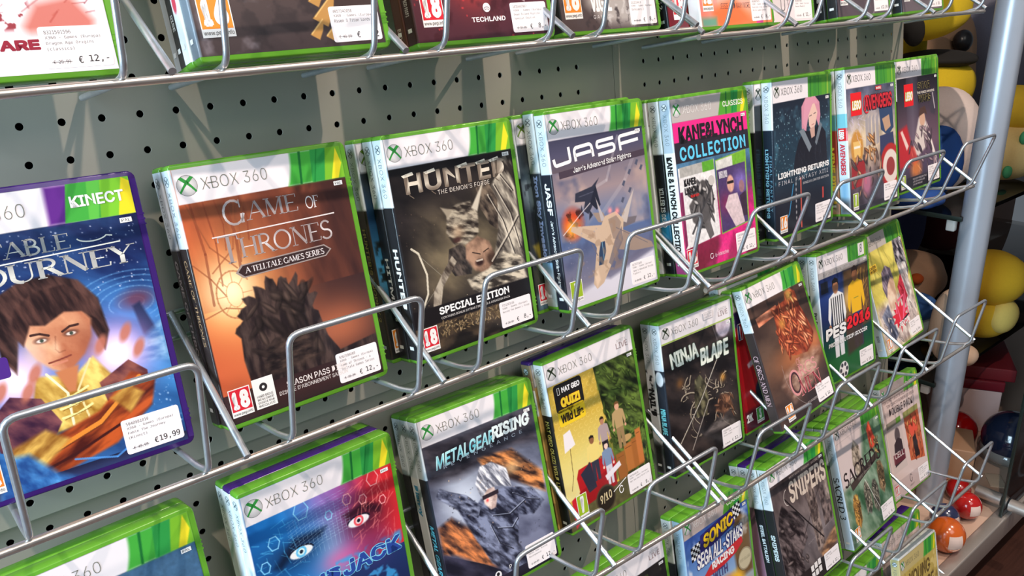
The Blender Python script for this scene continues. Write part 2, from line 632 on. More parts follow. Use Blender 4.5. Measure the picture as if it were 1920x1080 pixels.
class Ink:
    """flat printing laid on a surface: text, rectangles, rings, discs; one mesh"""

    def __init__(s):
        s.V, s.F, s.C = [], [], []
        s.z = 0

    def add(s, pts, faces, col, layer=None):
        o = len(s.V)
        z = s.z if layer is None else layer
        s.V += [(float(a), float(b), z) for a, b in pts]
        s.F += [tuple(i + o for i in f) for f in faces]
        s.C += [tuple(col)] * len(pts)
        return s

    def up(s):
        s.z += 1
        return s

    def text(s, t, u0, v0, u1, v1, col, kind='sans', off=0.0, slant=0.0, skew=0.0, fit=True, space=1.0, col2=None):
        """fit the text into the box; skew: the baseline rises by skew*width"""
        if kind == 'serif':
            P, F, size = serif(t, 1 + off * 10)
        else:
            if off > 0.02:
                r = (off - 0.012) * (v1 - v0) * 1.25
                for i in range(8 if off > 0.06 else 5):
                    s.z += 0.2
                    an = 2 * math.pi * (i + .25) / (8 if off > 0.06 else 5)
                    s.text(t, u0 + r * (1 + math.cos(an)), v0 + r * (1 + math.sin(an)), u1 - r * (1 - math.cos(an)), v1 - r * (1 - math.sin(an)), col, kind, 0.012, slant, skew, fit, space, col2)
                return s
            P, F, size = glyphs(t, kind, off, space)
        w, h = u1 - u0, v1 - v0
        if not fit:
            w = h * size[0] / max(size[1], 1e-6)
        x, y = P[:, 0], P[:, 1]
        uu = u0 + x * w + slant * y * h
        vv = v1 - y * h - skew * x * w
        o = len(s.V)
        s.add(np.stack([uu, vv], 1), F, col)
        if col2 is not None:
            a, b = np.array(col, float), np.array(col2, float)
            for i, yy in enumerate(y):
                k = abs(2 * yy - 1)
                s.C[o + i] = tuple(a * (1 - k) + b * k)
        return s

    def out(s, t, u0, v0, u1, v1, col, edge, w=0.05, **kw):
        """text with an outline"""
        off = kw.pop('off', 0.02)
        s.text(t, u0, v0, u1, v1, edge, off=off + w, **kw)
        s.up()
        d = (v1 - v0) * w * 0.9
        s.text(t, u0 + d, v0 + d, u1 - d, v1 - d, col, off=off, **kw)
        return s

    def rect(s, u0, v0, u1, v1, col, slant=0.0):
        return s.add([(u0 + slant, v0), (u1 + slant, v0), (u1, v1), (u0, v1)], [(0, 3, 2, 1)], col)

    def rrect(s, u0, v0, u1, v1, r, col):
        p = arc(u1 - r, v1 - r, r, r, 0, 90, 5) + arc(u0 + r, v1 - r, r, r, 90, 180, 5) + arc(u0 + r, v0 + r, r, r, 180, 270, 5) + arc(u1 - r, v0 + r, r, r, 270, 360, 5)
        return s.add(p, [tuple(range(len(p) - 1, -1, -1))], col)

    def poly(s, pts, col):
        return s.add(pts, [tuple(range(len(pts)))], col)

    def disc(s, cu, cv, ru, col, rv=None, n=24, col2=None):
        rv = rv or ru
        p = arc(cu, cv, ru, rv, 0, 360 - 360 / n, n)
        if col2 is None:
            return s.add(p, [tuple(range(n - 1, -1, -1))], col)
        o = len(s.V)
        s.add(p + [(cu - ru * .25, cv - rv * .3)], [(i, (i + 1) % n, n) for i in range(n)], col)
        s.C[o + n] = tuple(col2)
        return s

    def line(s, pts, w, col):
        return s.add(*stroke(pts, w), col)

    def build(s, name, parent, mp, m=None, label=None):
        if not s.V:
            return None
        me = bpy.data.meshes.new(name)
        me.from_pydata([tuple(mp(a, b, c)) for a, b, c in s.V], [], s.F)
        colour_attr(me, cols(np.array(s.C, float)))
        return part(name, me, m or M_INK, parent, label)


# ------------------------------------------------------------------ game cases
CW, CH, CT = 129.5, 183.0, 13.6           # printed front, height, case thickness (mm)
BASE = CH + 4.0                           # the insert's top edge above the case's foot


def FRONT(u, v, layer=0):
    return (u * MM, (-0.20 - 0.05 * layer) * MM, (BASE - v) * MM)


def SPINE(a, b, layer=0):
    """a: down the spine, b: across it, from its rear edge towards the front"""
    return ((-1.98 - 0.05 * layer) * MM, (12.8 - b) * MM, (BASE - a) * MM)


def SPT(u, v, layer=0):
    """text laid along the spine: u runs down it, v=0 is the edge at the front cover"""
    return SPINE(u, 12.0 - v, layer)


def outline(inset, n=5):
    x0, x1, z0, z1 = -1.8 + inset, 134.2 - inset, 0.2 + inset, BASE + 3.4 - inset
    out = []
    for cx, cz, r, a in ((x1, z1, 5.5, 0), (x0, z1, 2.6, 90), (x0, z0, 2.6, 180), (x1, z0, 5.5, 270)):
        r = max(r - inset, .4)
        sx, sz = (1 if cx == x1 else -1), (1 if cz == z1 else -1)
        out += [(x, z) for x, z in arc(cx - sx * r, cz - sz * r, r, r, a, a + 90, n)]
    return out


def shell_mesh(name):
    rows = [(-0.1, 1.1), (0.25, 0.35), (1.0, 0.0), (CT - 1.0, 0.0), (CT - .25, 0.35), (CT, 1.1)]
    V, F = [], []
    for y, ins in rows:
        V += [(x * MM, y * MM, z * MM) for x, z in outline(ins)]
    n = len(outline(0))
    for i in range(len(rows) - 1):
        for j in range(n):
            F.append((i * n + j, i * n + (j + 1) % n, (i + 1) * n + (j + 1) % n, (i + 1) * n + j))
    F.append(tuple(range(n - 1, -1, -1)))
    F.append(tuple((len(rows) - 1) * n + j for j in range(n)))
    V, F = list(V), F
    # raised rim along the right edge, ridges of the opening tabs
    extra = [boxvf(130.2 * MM, -0.30 * MM, 5 * MM, 133.6 * MM, 0, (BASE - 2) * MM)]
    for c in (26, 163):
        for k in range(3):
            extra.append(boxvf(130.0 * MM, -0.45 * MM, (BASE - c - 3.4 * k) * MM, 134.4 * MM, 2 * MM, (BASE - c - 3.4 * k + 1.1) * MM))
    V, F = join((V, F), *extra)
    return mesh(name, V, F, 42)


SHELLS = {}


def shell(kind):
    if kind not in SHELLS:
        me = shell_mesh('case_shell')
        me.materials.append({'g': M_GREEN, 'p': M_PURPLE, 'w': M_CLEAR}[kind])
        SHELLS[kind] = me
    return SHELLS[kind]


WHITE = (229, 224, 228)


def header(a, style='std', wcol=WHITE):
    hb = 24.0
    a.rect(0, 0, CW, hb, wcol)
    if style == 'live':
        return
    if style == 'liveline':
        a.rect(0, 22.4, CW, hb, (150, 178, 70))
        return
    if style == 'kinect':
        a.poly([(79, 0), (94, 0), (90, hb), (78, hb)], (92, 40, 130), 1, 1.6)
        a.poly([(92, 0), (CW, 0), (CW, hb), (87, hb)], (64, 160, 62))
        a.poly([(104, 0), (112, 0), (107, hb), (101, hb)], (90, 180, 70))
        a.poly([(112, 0), (CW, 0), (CW, hb), (108, hb)], (120, 190, 50))
        a.poly([(125, 0), (CW, 3), (CW, hb), (119, hb)], (226, 206, 40))
        return
    if style in ('std', 'classics'):
        bend = [(87 - 5.2 * t * t, hb * t) for t in np.linspace(0, 1, 8)]
        if style == 'std':
            a.poly(bend + [(CW, hb), (CW, 0)], (66, 164, 60), 1, 1.2)
        else:
            bend = [(86 - 8 * t, hb * t) for t in np.linspace(0, 1, 4)]
            a.poly(bend + [(CW, hb), (CW, 0)], (84, 156, 52), 1, .6)
        a.poly([(94, 0), (96, 0), (93.2, hb), (91.4, hb)], (24, 104, 46))
        a.poly([(104, 0), (118, 0), (113, hb), (101.5, hb)], (44, 144, 66))
        a.poly([(109, 0), (110, 0), (104, hb), (103, hb)], (24, 120, 50))
        a.poly([(117, 0), (CW, 0), (CW, hb), (112, hb)], (116, 176, 44))
        a.poly([(125.5, 1), (128.6, 13), (124, hb), (118, hb)], (232, 214, 44))
    if style == 'new':
        a.rect(77.5, 0, CW, hb, (70, 146, 48))
        a.rect(77.5, 0, CW, 3.4, (104, 176, 58), .7)
        for u, w, c in ((82, 3, (40, 112, 44)), (90, 8, (58, 134, 52)), (101, 2, (40, 110, 44)), (110, 9, (92, 160, 44)), (122, 4, (150, 186, 60))):
            a.rect(u, 0, u + w, hb, c, .8, .8)


def logo_sphere(k, cu, cv, r, dark=False, green=(52, 140, 60), line=None):
    k.up().disc(cu, cv, r, (120, 122, 122), n=28)
    k.up().disc(cu, cv, r * .95, (176, 176, 178), n=28, col2=(244, 242, 244))
    c = (48, 60, 44) if dark else green
    k.up()
    for sx in (-1, 1):
        k.poly([(cu + sx * r * .06, cv - r * .1), (cu + sx * r * .75, cv - r * .72), (cu + sx * r * .42, cv - r * .86), (cu, cv - r * .5)], c)
        k.poly([(cu, cv - r * .5), (cu + sx * r * .5, cv + r * .12), (cu + sx * r * .84, cv + r * .58), (cu + sx * r * .72, cv + r * .72), (cu + sx * r * .3, cv + r * .2), (cu, cv - r * .1)], c)
    return k


def flat_x(k, cu, cv, r, col):
    """the line version of the sphere mark"""
    k.up().disc(cu, cv, r, col, n=22)
    k.up().disc(cu, cv, r * .86, (214, 222, 228), n=22)
    k.up()
    for sx in (-1, 1):
        k.poly([(cu - sx * r * .7, cv - r * .8), (cu - sx * r * .45, cv - r * .88), (cu + sx * r * .7, cv + r * .8), (cu + sx * r * .4, cv + r * .88)], col)
    return k


def platform(style, far=0, txt=(112, 112, 100)):
    k = Ink()
    if style == 'new':
        logo_sphere(k, 8.6, 12.0, 6.6, dark=True)
        k.up().text('XBOX 360', 17.5, 8.2, 64, 16.4, (74, 74, 70), off=-.012)
    else:
        if style in ('live', 'liveline'):
            logo_sphere(k, 8.8, 11.8, 7.0, dark=True)
        else:
            logo_sphere(k, 8.5, 11.8, 7.2, green=(98, 130, 40) if far else (48, 138, 62))
        k.up().text('XBOX 360', 18.2, 7.9, 66.6, 16.2, txt, off=-.014)
        k.line([(22.6, 12.1), (27, 12.1)], .55, txt)
    if style == 'kinect':
        k.up().text('KINECT', 92, 7.8, 124.4, 15.2, (250, 250, 246), off=.03)
    if style == 'classics':
        k.up().text('CLASSICS', 87, 10, 124, 16, (238, 240, 222), off=.012)
    if style in ('live', 'liveline'):
        k.up().text('XBOX', 106, 6.4, 121, 9.6, (170, 170, 168), off=-.01)
        k.text('LIVE', 104.5, 10.4, 122.4, 16.4, (130, 100, 100), off=-.005)
    return k


def pal_tag(k, u=118.5, v=26.2):
    k.up().rect(u, v, u + 7.4, v + 3.2, (236, 236, 236))
    k.up().text('PAL', u + 1, v + .7, u + 6.4, v + 2.5, (40, 40, 40))
    return k


AGE = {18: (206, 36, 52), 16: (226, 134, 40), 12: (232, 128, 36), 7: (150, 180, 40), 3: (70, 150, 70), 10: (214, 40, 52)}


def rating(n, u=2.8, v=157.6, w=16.2, h=20.6, txt=None, foot=True):
    k = Ink()
    k.rect(u, v, u + w, v + h, (238, 232, 230))
    k.up().rect(u + .7, v + .7, u + w - .7, v + h * .80, AGE[n])
    t = txt or str(n)
    k.up()
    if len(t) == 1:
        k.text(t, u + w * .32, v + 2, u + w * .68, v + h * .75, (246, 240, 238), off=.06)
    else:
        k.text(t[0], u + w * .12, v + 2, u + w * .40, v + h * .74, (246, 240, 238), off=.06)
        k.text(t[1], u + w * .46, v + 1.8, u + w * .90, v + h * .75, (246, 240, 238), off=.06)
    if foot:
        k.text('www.pegi.info', u + .9, v + h * .84, u + w - .9, v + h * .97, (60, 56, 58))
    return k


def sticker(lines, old, new, u=90.2, v=157.0, w=37.4, h=23.6, parent=None, tilt=0.0):
    """white price label with its thermal print"""
    c, q = math.cos(tilt), math.sin(tilt)
    def mp(a, b, l=0, z0=-0.34):
        du, dv = a - u - w / 2, b - v - h / 2
        p = FRONT(u + w / 2 + du * c - dv * q, v + h / 2 + du * q + dv * c, 0)
        return (p[0], (z0 - .05 * l) * MM, p[2])
    k = Ink()
    r = 1.8
    p = arc(u + w - r, v + h - r, r, r, 0, 90, 5) + arc(u + r, v + h - r, r, r, 90, 180, 5) + arc(u + r, v + r, r, r, 180, 270, 5) + arc(u + w - r, v + r, r, r, 270, 360, 5)
    n = len(p)
    V = [mp(a, b) for a, b in p] + [mp(a, b, 0, -0.20) for a, b in p]
    F = [tuple(range(n - 1, -1, -1))] + [(i, (i + 1) % n, n + (i + 1) % n, n + i) for i in range(n)]
    me = mesh('price_sticker', V, F)
    colour_attr(me, np.tile(cols(np.array((236, 226, 228), float)), (len(V), 1)))
    st = part('price_sticker', me, M_LABEL, parent, 'white price sticker with black print')
    g = (40, 37, 42)
    y = v + 2.2
    for i, t in enumerate(lines):
        hh = 2.05
        lw = min(w - 5.5, len(t) * 1.42)
        k.text(t, u + 3.0, y, u + 3.0 + lw, y + hh, g, kind='mono', off=-.004)
        y += 3.15
    if old:
        k.text('\u20ac ' + old, u + 4.4, v + h - 4.6, u + 13.6, v + h - 2.5, (62, 58, 64), kind='mono')
        k.line([(u + 3.6, v + h - 3.5), (u + 14.4, v + h - 3.5)], .28, (62, 58, 64))
    k.text('\u20ac', u + 18.0, v + h - 6.2, u + 20.4, v + h - 2.2, (30, 28, 32), kind='mono', off=.01)
    wd = min(13.5, len(new) * 2.75)
    k.text(new, u + w - 2.4 - wd, v + h - 6.6, u + w - 2.4, v + h - 2.0, (30, 28, 32), kind='mono', off=.008)
    k.build('sticker_print', st, lambda a, b, l=0: mp(a, b, l + 1), M_LABEL)
    return st


POSE = {
    (1, 0): (-0.0900, -0.0200, 0.0002, -155.1058, -210.7265, -55.9977),
    (1, 1): (-0.1184, 0.0241, -0.0075, 16.4, -212.0, -72.6),
    (1, 2): (-0.1191, 0.0373, -0.0019, 186.7, -211.6, -58.8),
    (1, 3): (-0.1033, -0.0122, -0.0052, 353.0, -213.1, -42.1),
    (1, 4): (-0.1050, -0.0369, -0.0039, 530.6, -208.0, -56.4),
    (1, 5): (-0.0844, -0.0238, 0.0040, 645.9, -208.7, -39.2),
    (1, 6): (-0.0830, -0.0174, -0.0155, 802.2, -208.2, -53.0),
    (1, 7): (-0.0806, -0.0444, -0.0191, 965.9, -208.4, -52.6),
    (2, 0): (-0.0943, -0.0114, 0.0145, -156.5, 36.0, -41.7),
    (2, 1): (-0.1010, -0.0465, 0.0039, -0.7, 38.2, -44.3),
    (2, 2): (-0.0697, -0.0282, 0.0008, 162.2, 39.1, -47.8),
    (2, 3): (-0.0683, -0.0239, 0.0051, 329.0, 38.3, -53.3),
    (2, 4): (-0.0718, -0.0127, 0.0019, 494.8, 41.7, -59.2),
    (2, 5): (-0.0137, -0.0305, -0.0020, 668.7, 39.7, -64.0),
    (2, 6): (-0.0603, -0.0206, 0.0098, 825.9, 37.9, -65.1),
    (2, 7): (-0.0613, -0.0180, 0.0032, 987.9, 38.9, -49.9),
    (3, 0): (-0.0749, -0.0314, -0.0125, -165.0, 285.0, -37.5),
    (3, 1): (-0.0464, -0.0441, 0.0014, -2.1, 281.3, -51.1),
    (3, 2): (-0.1506, -0.0070, 0.0202, 166.6, 288.0, -30.8),
    (3, 3): (-0.1025, -0.0210, -0.0187, 317.8, 281.8, -30.5),
    (3, 4): (-0.0800, 0.0037, 0.0070, 493.4, 289.8, -29.6),
    (3, 5): (-0.2726, -0.0314, -0.0439, 638.7, 284.1, -36.5),
    (3, 6): (-0.0901, 0.0002, 0.0062, 803.7, 278.1, -38.4),
    (3, 7): (-0.2278, -0.0462, -0.0493, 971.5, 293.9, -9.2),
    (4, 3): (-0.0962, -0.0255, -0.0089, 310.1, 520.2, -66.9),
    (4, 4): (-0.0881, -0.0434, 0.0155, 476.4, 518.7, -62.5),
    (4, 5): (-0.1810, -0.0290, -0.0020, 633.1, 513.9, -69.8),
    (4, 6): (-0.1792, -0.0312, -0.0261, 807.3, 526.7, -59.2),
    (4, 7): (-0.1860, -0.0430, 0.0530, 992.9, 535.2, -33.0),
    (5, 7): (-0.0905, -0.0373, 0.0321, 915.0, 750.0, -80.0),
}


def pose_matrix(key, back=0, dx=0.0, dz=0.0, pose=None, flat=None):
    """pose: rotation vector and place of the printed front's upper left corner, in the board frame (x, down, into the wall)"""
    p = list(pose or POSE[key])
    R = rot(p[:3])
    tl = np.array(p[3:]) + R @ np.array([dx, -dz, back * (CT + 0.55)])
    R3 = np.stack([W(R[:, 0]), W(R[:, 2]), -W(R[:, 1])], 1)     # local x, y (into the wall), z (up) in board frame
    org = W(tl + R @ np.array([0, BASE, 0]))
    A = TB @ R3
    o = TB @ org * MM
    return Matrix([[*A[0], o[0]], [*A[1], o[1]], [*A[2], o[2]], [0, 0, 0, 1]])


def sheet(name, front, spine, parent):
    """printed paper of a case: the front and, round the fold, the spine, in one mesh"""
    ny, nx = front.c.shape[:2]
    u = front.U[0]
    v = front.V[:, 0]
    si = np.clip((v / spine.h * (spine.c.shape[0] - 1)).round().astype(int), 0, spine.c.shape[0] - 1)
    sc = spine.c[si]                                             # rows resampled to the front's
    ns = sc.shape[1]
    ys = 12.8 - np.linspace(0, 11.6, ns)
    xs = np.full(ns, -1.95)
    fold = [(-1.80, .62), (-1.42, .18), (-.9, -.10)]
    X = np.concatenate([xs, [f[0] for f in fold], u])
    Y = np.concatenate([ys, [f[1] for f in fold], np.full(nx, -0.20)])
    co = np.zeros((ny, len(X), 3))
    co[..., 0] = X[None] * MM
    co[..., 1] = Y[None] * MM
    co[..., 2] = ((BASE - v) * MM)[:, None]
    fc = sc[:, -1:, :].repeat(3, 1)
    col = cols(np.concatenate([sc, fc, front.c], 1) * 255)
    return part(name, grid_mesh(name, co, col), M_PRINT, parent)


def spine_art(base, top=(214, 222, 228), res=2.0, paint=None, white=54):
    s = Art(12.0, CH, res, base)
    if top:
        s.rect(-1, -1, 13, white, top)
    if paint:
        paint(s)
    return s


def spine_ink(text=None, col=(240, 240, 240), t0=62, t1=150, th=5.0, kind='sans', off=.02, plat=True, extra=None, pcol=(104, 118, 124), slant=0.0, centre=6.0, pal=True):
    k = Ink()
    if plat:
        flat_x(k, 7.4, 6.0, 3.7, pcol)
        k.up().text('XBOX 360', 14.5, 3.6, 46, 8.6, pcol, off=-.012)
    if text:
        k.up().text(text, t0, centre - th / 2, t1, centre + th / 2, col, kind=kind, off=off, slant=slant)
    if pal:
        k.up().rect(171, 3.4, 174, 9, (230, 230, 230))
    if extra:
        extra(k)
    return k


def case(key, shellc, label, group, art, style='std', wcol=WHITE, title=None, rate=None, price=None, spine=None, sink=None, back=0, dx=0, dz=0,
         res=1.5, pose=None, pal=True, far=0, name='game_case', rate_kw=None, ptxt=None):
    root = empty(name, pose_matrix(key, back, dx, dz, pose), label, 'game case', group)
    sh = bpy.data.objects.new('case_shell', shell(shellc))
    link(sh, root)
    a = Art(CW, CH, res, (40, 40, 44))
    art(a)
    header(a, style, wcol)
    cs = sheet('cover_sheet', a, spine or spine_art((34, 34, 38)), root)
    kw = {'txt': ptxt} if ptxt else {}
    pk = platform(style, far, **kw)
    if pal:
        pal_tag(pk)
    pk.build('platform_logo', cs, FRONT)
    if title:
        k = Ink()
        k.z = 1
        title(k)
        k.build('title_lettering', cs, FRONT)
    if rate:
        k = rating(rate, **(rate_kw or {}))
        k.build('rating_badge', cs, lambda x, y, l=0: FRONT(x, y, l + 3))
    if sink:
        sink.build('spine_lettering', cs, SPT)
    if price:
        sticker(*price, parent=root)
    return root


def plain(base, seed=1, other=None):
    def f(a):
        a.vgrad(24, 183, [base, other or tuple(int(c * .6) for c in base)])
        a.grain(18, seed, .35)
    return f


def stack(key, shellc, label, group, back, base, stext=None, scol=(235, 235, 235), dx=0, dz=0, front=None, style='std', rate=None, top=(214, 222, 228),
          paint=None, pose=None, off=.02, t0=62, t1=150, th=5.0, wcol=WHITE, kind='sans', title=None, plat=True, rate_kw=None):
    """a case standing behind another one: spine, a strip of the front, top edge"""
    return case(key, shellc, label, group, front or plain(base, seed=back + 3), style=style, title=title, rate=rate, spine=spine_art(base, top, 1.6, paint),
                sink=spine_ink(stext, scol, t0, t1, th, kind, off, plat=plat), back=back, dx=dx, dz=dz, res=0.8, pose=pose, pal=False, far=1, wcol=wcol, rate_kw=rate_kw)


# ------------------------------------------------------------------ the printed covers (plain pictures in the colours of the real ones)
def art_throne(a):
    a.hgrad(0, CW, [(190, 88, 50), (206, 116, 68), (112, 60, 44), (62, 38, 37), (50, 33, 35)])
    a.glow(24, 90, 34, (255, 190, 110), .95)
    a.glow(64, 28, 50, (84, 44, 36), .7, 20)
    a.glow(100, 136, 34, (196, 110, 74), .75, 22)
    a.glow(12, 150, 30, (200, 96, 60), .6)
    a.tex([(0, 24), (CW, 24), (CW, 100), (0, 100)], (60, 30, 26), (190, 96, 60), 16, 5, 80, 4, .35)
    a.glow(22, 88, 18, (255, 236, 190), 1.0)
    for u, v0, v1, w in ((7, 24, 96, 1.8), (16, 24, 84, 1.2), (31, 24, 80, 2.2), (24, 24, 60, .9), (42, 24, 56, 1.2)):
        a.line([(u, v0), (u + 3, (v0 + v1) / 2), (u + 1, v1)], w, (120, 56, 38), .55)
    for p in ([(0, 66), (10, 78), (18, 92)], [(4, 24), (14, 56), (30, 74)], [(38, 26), (30, 60), (12, 74)], [(0, 104), (16, 100), (36, 106)], [(46, 24), (38, 46), (34, 70)]):
        a.line(p, 1.1, (140, 76, 48), .6)
    a.line(arc(24, 92, 13, 17, 20, 330, 26), 1.2, (176, 116, 76), .7)
    a.line(arc(24, 92, 6, 9, 0, 360, 20), .8, (206, 150, 100), .6)
    for t in range(0, 360, 45):
        a.line([(24 + 6 * math.cos(math.radians(t)), 92 + 9 * math.sin(math.radians(t))), (24 + 13 * math.cos(math.radians(t)), 92 + 17 * math.sin(math.radians(t)))], .8, (190, 134, 90), .6)
    rd = random.Random(5)
    edge = []
    for i, t in enumerate(np.linspace(0, 1, 46)):
        ang = math.pi * (1.0 - t)
        r = 1 + .10 * math.sin(i * 1.3) + .07 * rd.uniform(-1, 1)
        edge.append((55 + (33 - 4 * t) * r * math.cos(ang), 124 - 36 * r * math.sin(ang) ** .8))
    a.tex([(22, 162), (20, 140)] + edge + [(88, 140), (96, 154), (CW, 150), (CW, 184), (0, 184), (0, 164)], (34, 25, 27), (74, 58, 54), 4, 8, 90, 3, 1, .6, 2.6, (-.2, -.3))
    a.heap(34, (32, 98, 80, 150), 7, (40, 31, 31), (92, 74, 66), 6, 80, 60, .55)
    a.tex([(36, 136), (72, 132), (78, 154), (34, 158)], (24, 18, 20), (84, 66, 58), 3, 4, 0, 3, .8, 3)
    a.vgrad(161, 184, [(48, 31, 33), (58, 36, 36), (40, 27, 29)])
    a.glow(12, 158, 10, (150, 74, 52), .4, 6)


def ttl_throne(k):
    s1, s2 = (216, 208, 208), (150, 138, 138)
    k.text('G', 28, 26, 44, 44.5, s1, kind='serif', col2=s2)
    k.text('AME', 44.5, 29.5, 85.5, 43, s1, kind='serif', col2=s2)
    k.text('OF', 92, 33.5, 103, 43, s1, kind='serif', off=.01)
    k.line([(17, 50), (114, 49.6)], .9, s1)
    k.text('T', 20, 50.5, 35, 70, s1, kind='serif', col2=s2)
    k.text('HRONES', 35, 53.5, 109, 68.5, s1, kind='serif', col2=s2)
    k.up().poly([(28, 77.5), (33, 72.6), (100, 71.5), (105.5, 76), (100, 80.5), (33, 82.2)], (150, 136, 132))
    k.up().poly([(30, 77.4), (34, 73.5), (99.5, 72.4), (104, 76), (99.5, 79.6), (34, 81.3)], (54, 38, 38))
    k.up().text('A TELLTALE GAMES SERIES', 35, 74.8, 99, 79.4, s1, kind='serif', off=.04, skew=.012)
    k.text('SEASON PASS DISC', 47, 164.5, 98, 169.2, (225, 216, 214), off=.01)
    k.text("DISQUE D'ABONNEMENT SAISON", 40, 170.4, 98, 173.6, (212, 204, 202), off=.005)
    k.up().rect(21, 155.6, 37.4, 178, (238, 232, 230))
    k.up().disc(29, 162.6, 3.1, (44, 40, 42))
    k.up().disc(29, 162.6, 1.1, (238, 232, 230))
    for i, t in enumerate(('HARD DRIVE', 'REQUIRED', 'DISQUE DUR', 'REQUIS')):
        k.text(t, 23, 168 + i * 2.4, 35.4, 169.7 + i * 2.4, (60, 56, 58))


def art_sorcerer(a):
    a.vgrad(24, 183, [(22, 24, 60), (20, 36, 90), (36, 96, 166), (62, 144, 206), (36, 96, 160), (24, 52, 110)])
    a.tex([(0, 24), (CW, 24), (CW, 184), (0, 184)], (12, 18, 54), (80, 150, 214), 18, 4, 30, 2.5, .42)
    for r in range(6):
        a.line(arc(114, 82, 8 + 6 * r, 4 + 3.5 * r, 150, 420, 26), 1.0, (110, 170, 220), .35)
    a.ell(118, 80, 10, 6, (96, 44, 60), .8, .6)
    a.poly([(114, 84), (119, 82), (128, 110), (118, 112)], (20, 32, 62), .9, 1)
    a.tex([(106, 112), (CW, 98), (CW, 124), (104, 122)], (40, 110, 170), (160, 214, 236), 5, 3, 0, 2, .85, 2)
    a.dots(170, (30, 26, 128, 70), .45, (225, 230, 250), 7, .8)
    a.dots(60, (100, 130, CW, 175), .6, (190, 220, 250), 8, .6)
    for cu, cv, r in ((39, 113, 21), (98, 112, 22)):
        a.glow(cu, cv, r, (200, 140, 216), .95)
        a.glow(cu, cv, r * .6, (255, 242, 255), 1)
    # plain figure: dark hair, lit face, yellow laced shirt, brown sleeves
    a.tex([(38, 62), (52, 55), (70, 53), (86, 60), (95, 74), (97, 96), (92, 108), (87, 90), (46, 90), (41, 110), (35, 98), (35, 76)], (34, 22, 24), (92, 62, 56), 3, 3, 70, 5, 1, .8)
    sk = [(47, 80), (56, 73), (70, 71), (82, 75), (88, 86), (86, 97), (80, 107), (72, 114), (66, 116), (60, 112), (53, 104), (48, 92)]
    a.tex(sk, (176, 104, 74), (228, 172, 132), 9, 4, 60, 1.5, 1, 1.0, 1.6, (-.5, -.2))
    a.glow(52, 100, 7, (246, 214, 196), .55, 12); a.glow(72, 92, 8, (150, 80, 56), .35, 5); a.glow(83, 98, 6, (140, 74, 54), .5, 12)
    a.tex([(43, 84), (48, 70), (60, 62), (78, 61), (90, 72), (91, 86), (84, 80), (74, 78), (62, 84), (54, 82), (48, 94)], (36, 23, 25), (88, 58, 52), 3, 7, 75, 5, 1, .7)
    for cu, cv, sgn in ((58, 92.5, 1), (75, 92, -1)):
        a.ell(cu, cv, 4.0, 1.9, (74, 42, 36), .8, .4); a.ell(cu, cv + .3, 2.8, 1.1, (224, 206, 196), 1, .2); a.ell(cu + .2, cv + .2, 1.1, 1.1, (60, 70, 60), 1, .2)
        a.line([(cu - 5 * sgn, cv - 4.4), (cu, cv - 4.2), (cu + 4.5 * sgn, cv - 2.0)], 1.5, (56, 32, 30), .95)
    a.line([(66, 92), (64.4, 100), (66, 102.5), (69.5, 102.0)], .9, (150, 86, 60), .9); a.glow(65, 99, 2.2, (244, 206, 172), .6, 5)
    a.line([(59, 107.6), (65, 107), (72, 105.8)], 1.1, (128, 60, 50)); a.line([(61, 109.4), (69, 108.6)], 1.4, (206, 132, 110), .7)
    a.tex([(50, 114), (60, 116), (70, 120), (84, 110), (93, 126), (88, 150), (54, 152), (45, 130)], (150, 104, 34), (240, 210, 116), 7, 6, 60, 2, 1, 1, 2, (.0, -.3))
    a.poly([(61, 114), (75, 113), (70, 129), (66, 129)], (190, 118, 78), 1, .8)
    a.line([(56, 114), (65, 129), (64, 150)], 1.4, (244, 232, 190)); a.line([(82, 111), (71, 129), (74, 150)], 1.2, (226, 206, 150))
    for v in (132, 138, 144):
        a.line([(59, v), (68, v - .5), (77, v - 4)], 1.5, (246, 226, 150)); a.line([(60, v + 1.4), (76, v - 2)], .5, (130, 90, 30))
    a.tex([(20, 134), (34, 122), (50, 128), (58, 146), (44, 166), (22, 154)], (52, 26, 50), (130, 76, 80), 6, 2, 40, 2)
    a.tex([(84, 128), (104, 118), (114, 128), (112, 150), (88, 152)], (60, 28, 44), (140, 80, 70), 6, 5, 40, 2)
    for cu, cv in ((30, 118), (44, 122), (50, 112), (90, 104), (106, 100), (112, 112)):
        a.ell(cu, cv, 3.0, 6.5, (186, 110, 90), .9, .35, 30)
    a.tex([(24, 172), (44, 156), (80, 146), (104, 126), (118, 134), (112, 152), (86, 170), (52, 178), (30, 184)], (70, 22, 18), (190, 84, 36), 6, 9, -25, 4, 1, 1, 2.4)
    a.line([(42, 165), (80, 153), (108, 131)], 3.0, (222, 134, 50)); a.line([(42, 166.8), (80, 155), (108, 133)], .9, (110, 50, 26)); a.line([(34, 175), (60, 169), (92, 158)], 1.8, (60, 20, 20))
    a.tex([(28, 154), (48, 148), (60, 158), (40, 173), (26, 168)], (140, 92, 36), (236, 196, 100), 5, 3, -30, 3, 1, 1.5)
    a.tex([(88, 140), (100, 134), (109, 142), (98, 153)], (140, 88, 34), (226, 186, 90), 5, 4, -30, 3, 1, 1.2)
    a.vgrad(177, 184, [(26, 30, 60), (44, 58, 104)])
    a.tex([(20, 158), (36, 160), (50, 178), (60, 184), (16, 184)], (26, 70, 140), (90, 170, 236), 6, 7, 60, 2, .95, 2)
    a.line([(60, 172), (84, 179), (106, 168)], 1.3, (80, 150, 226), .8)


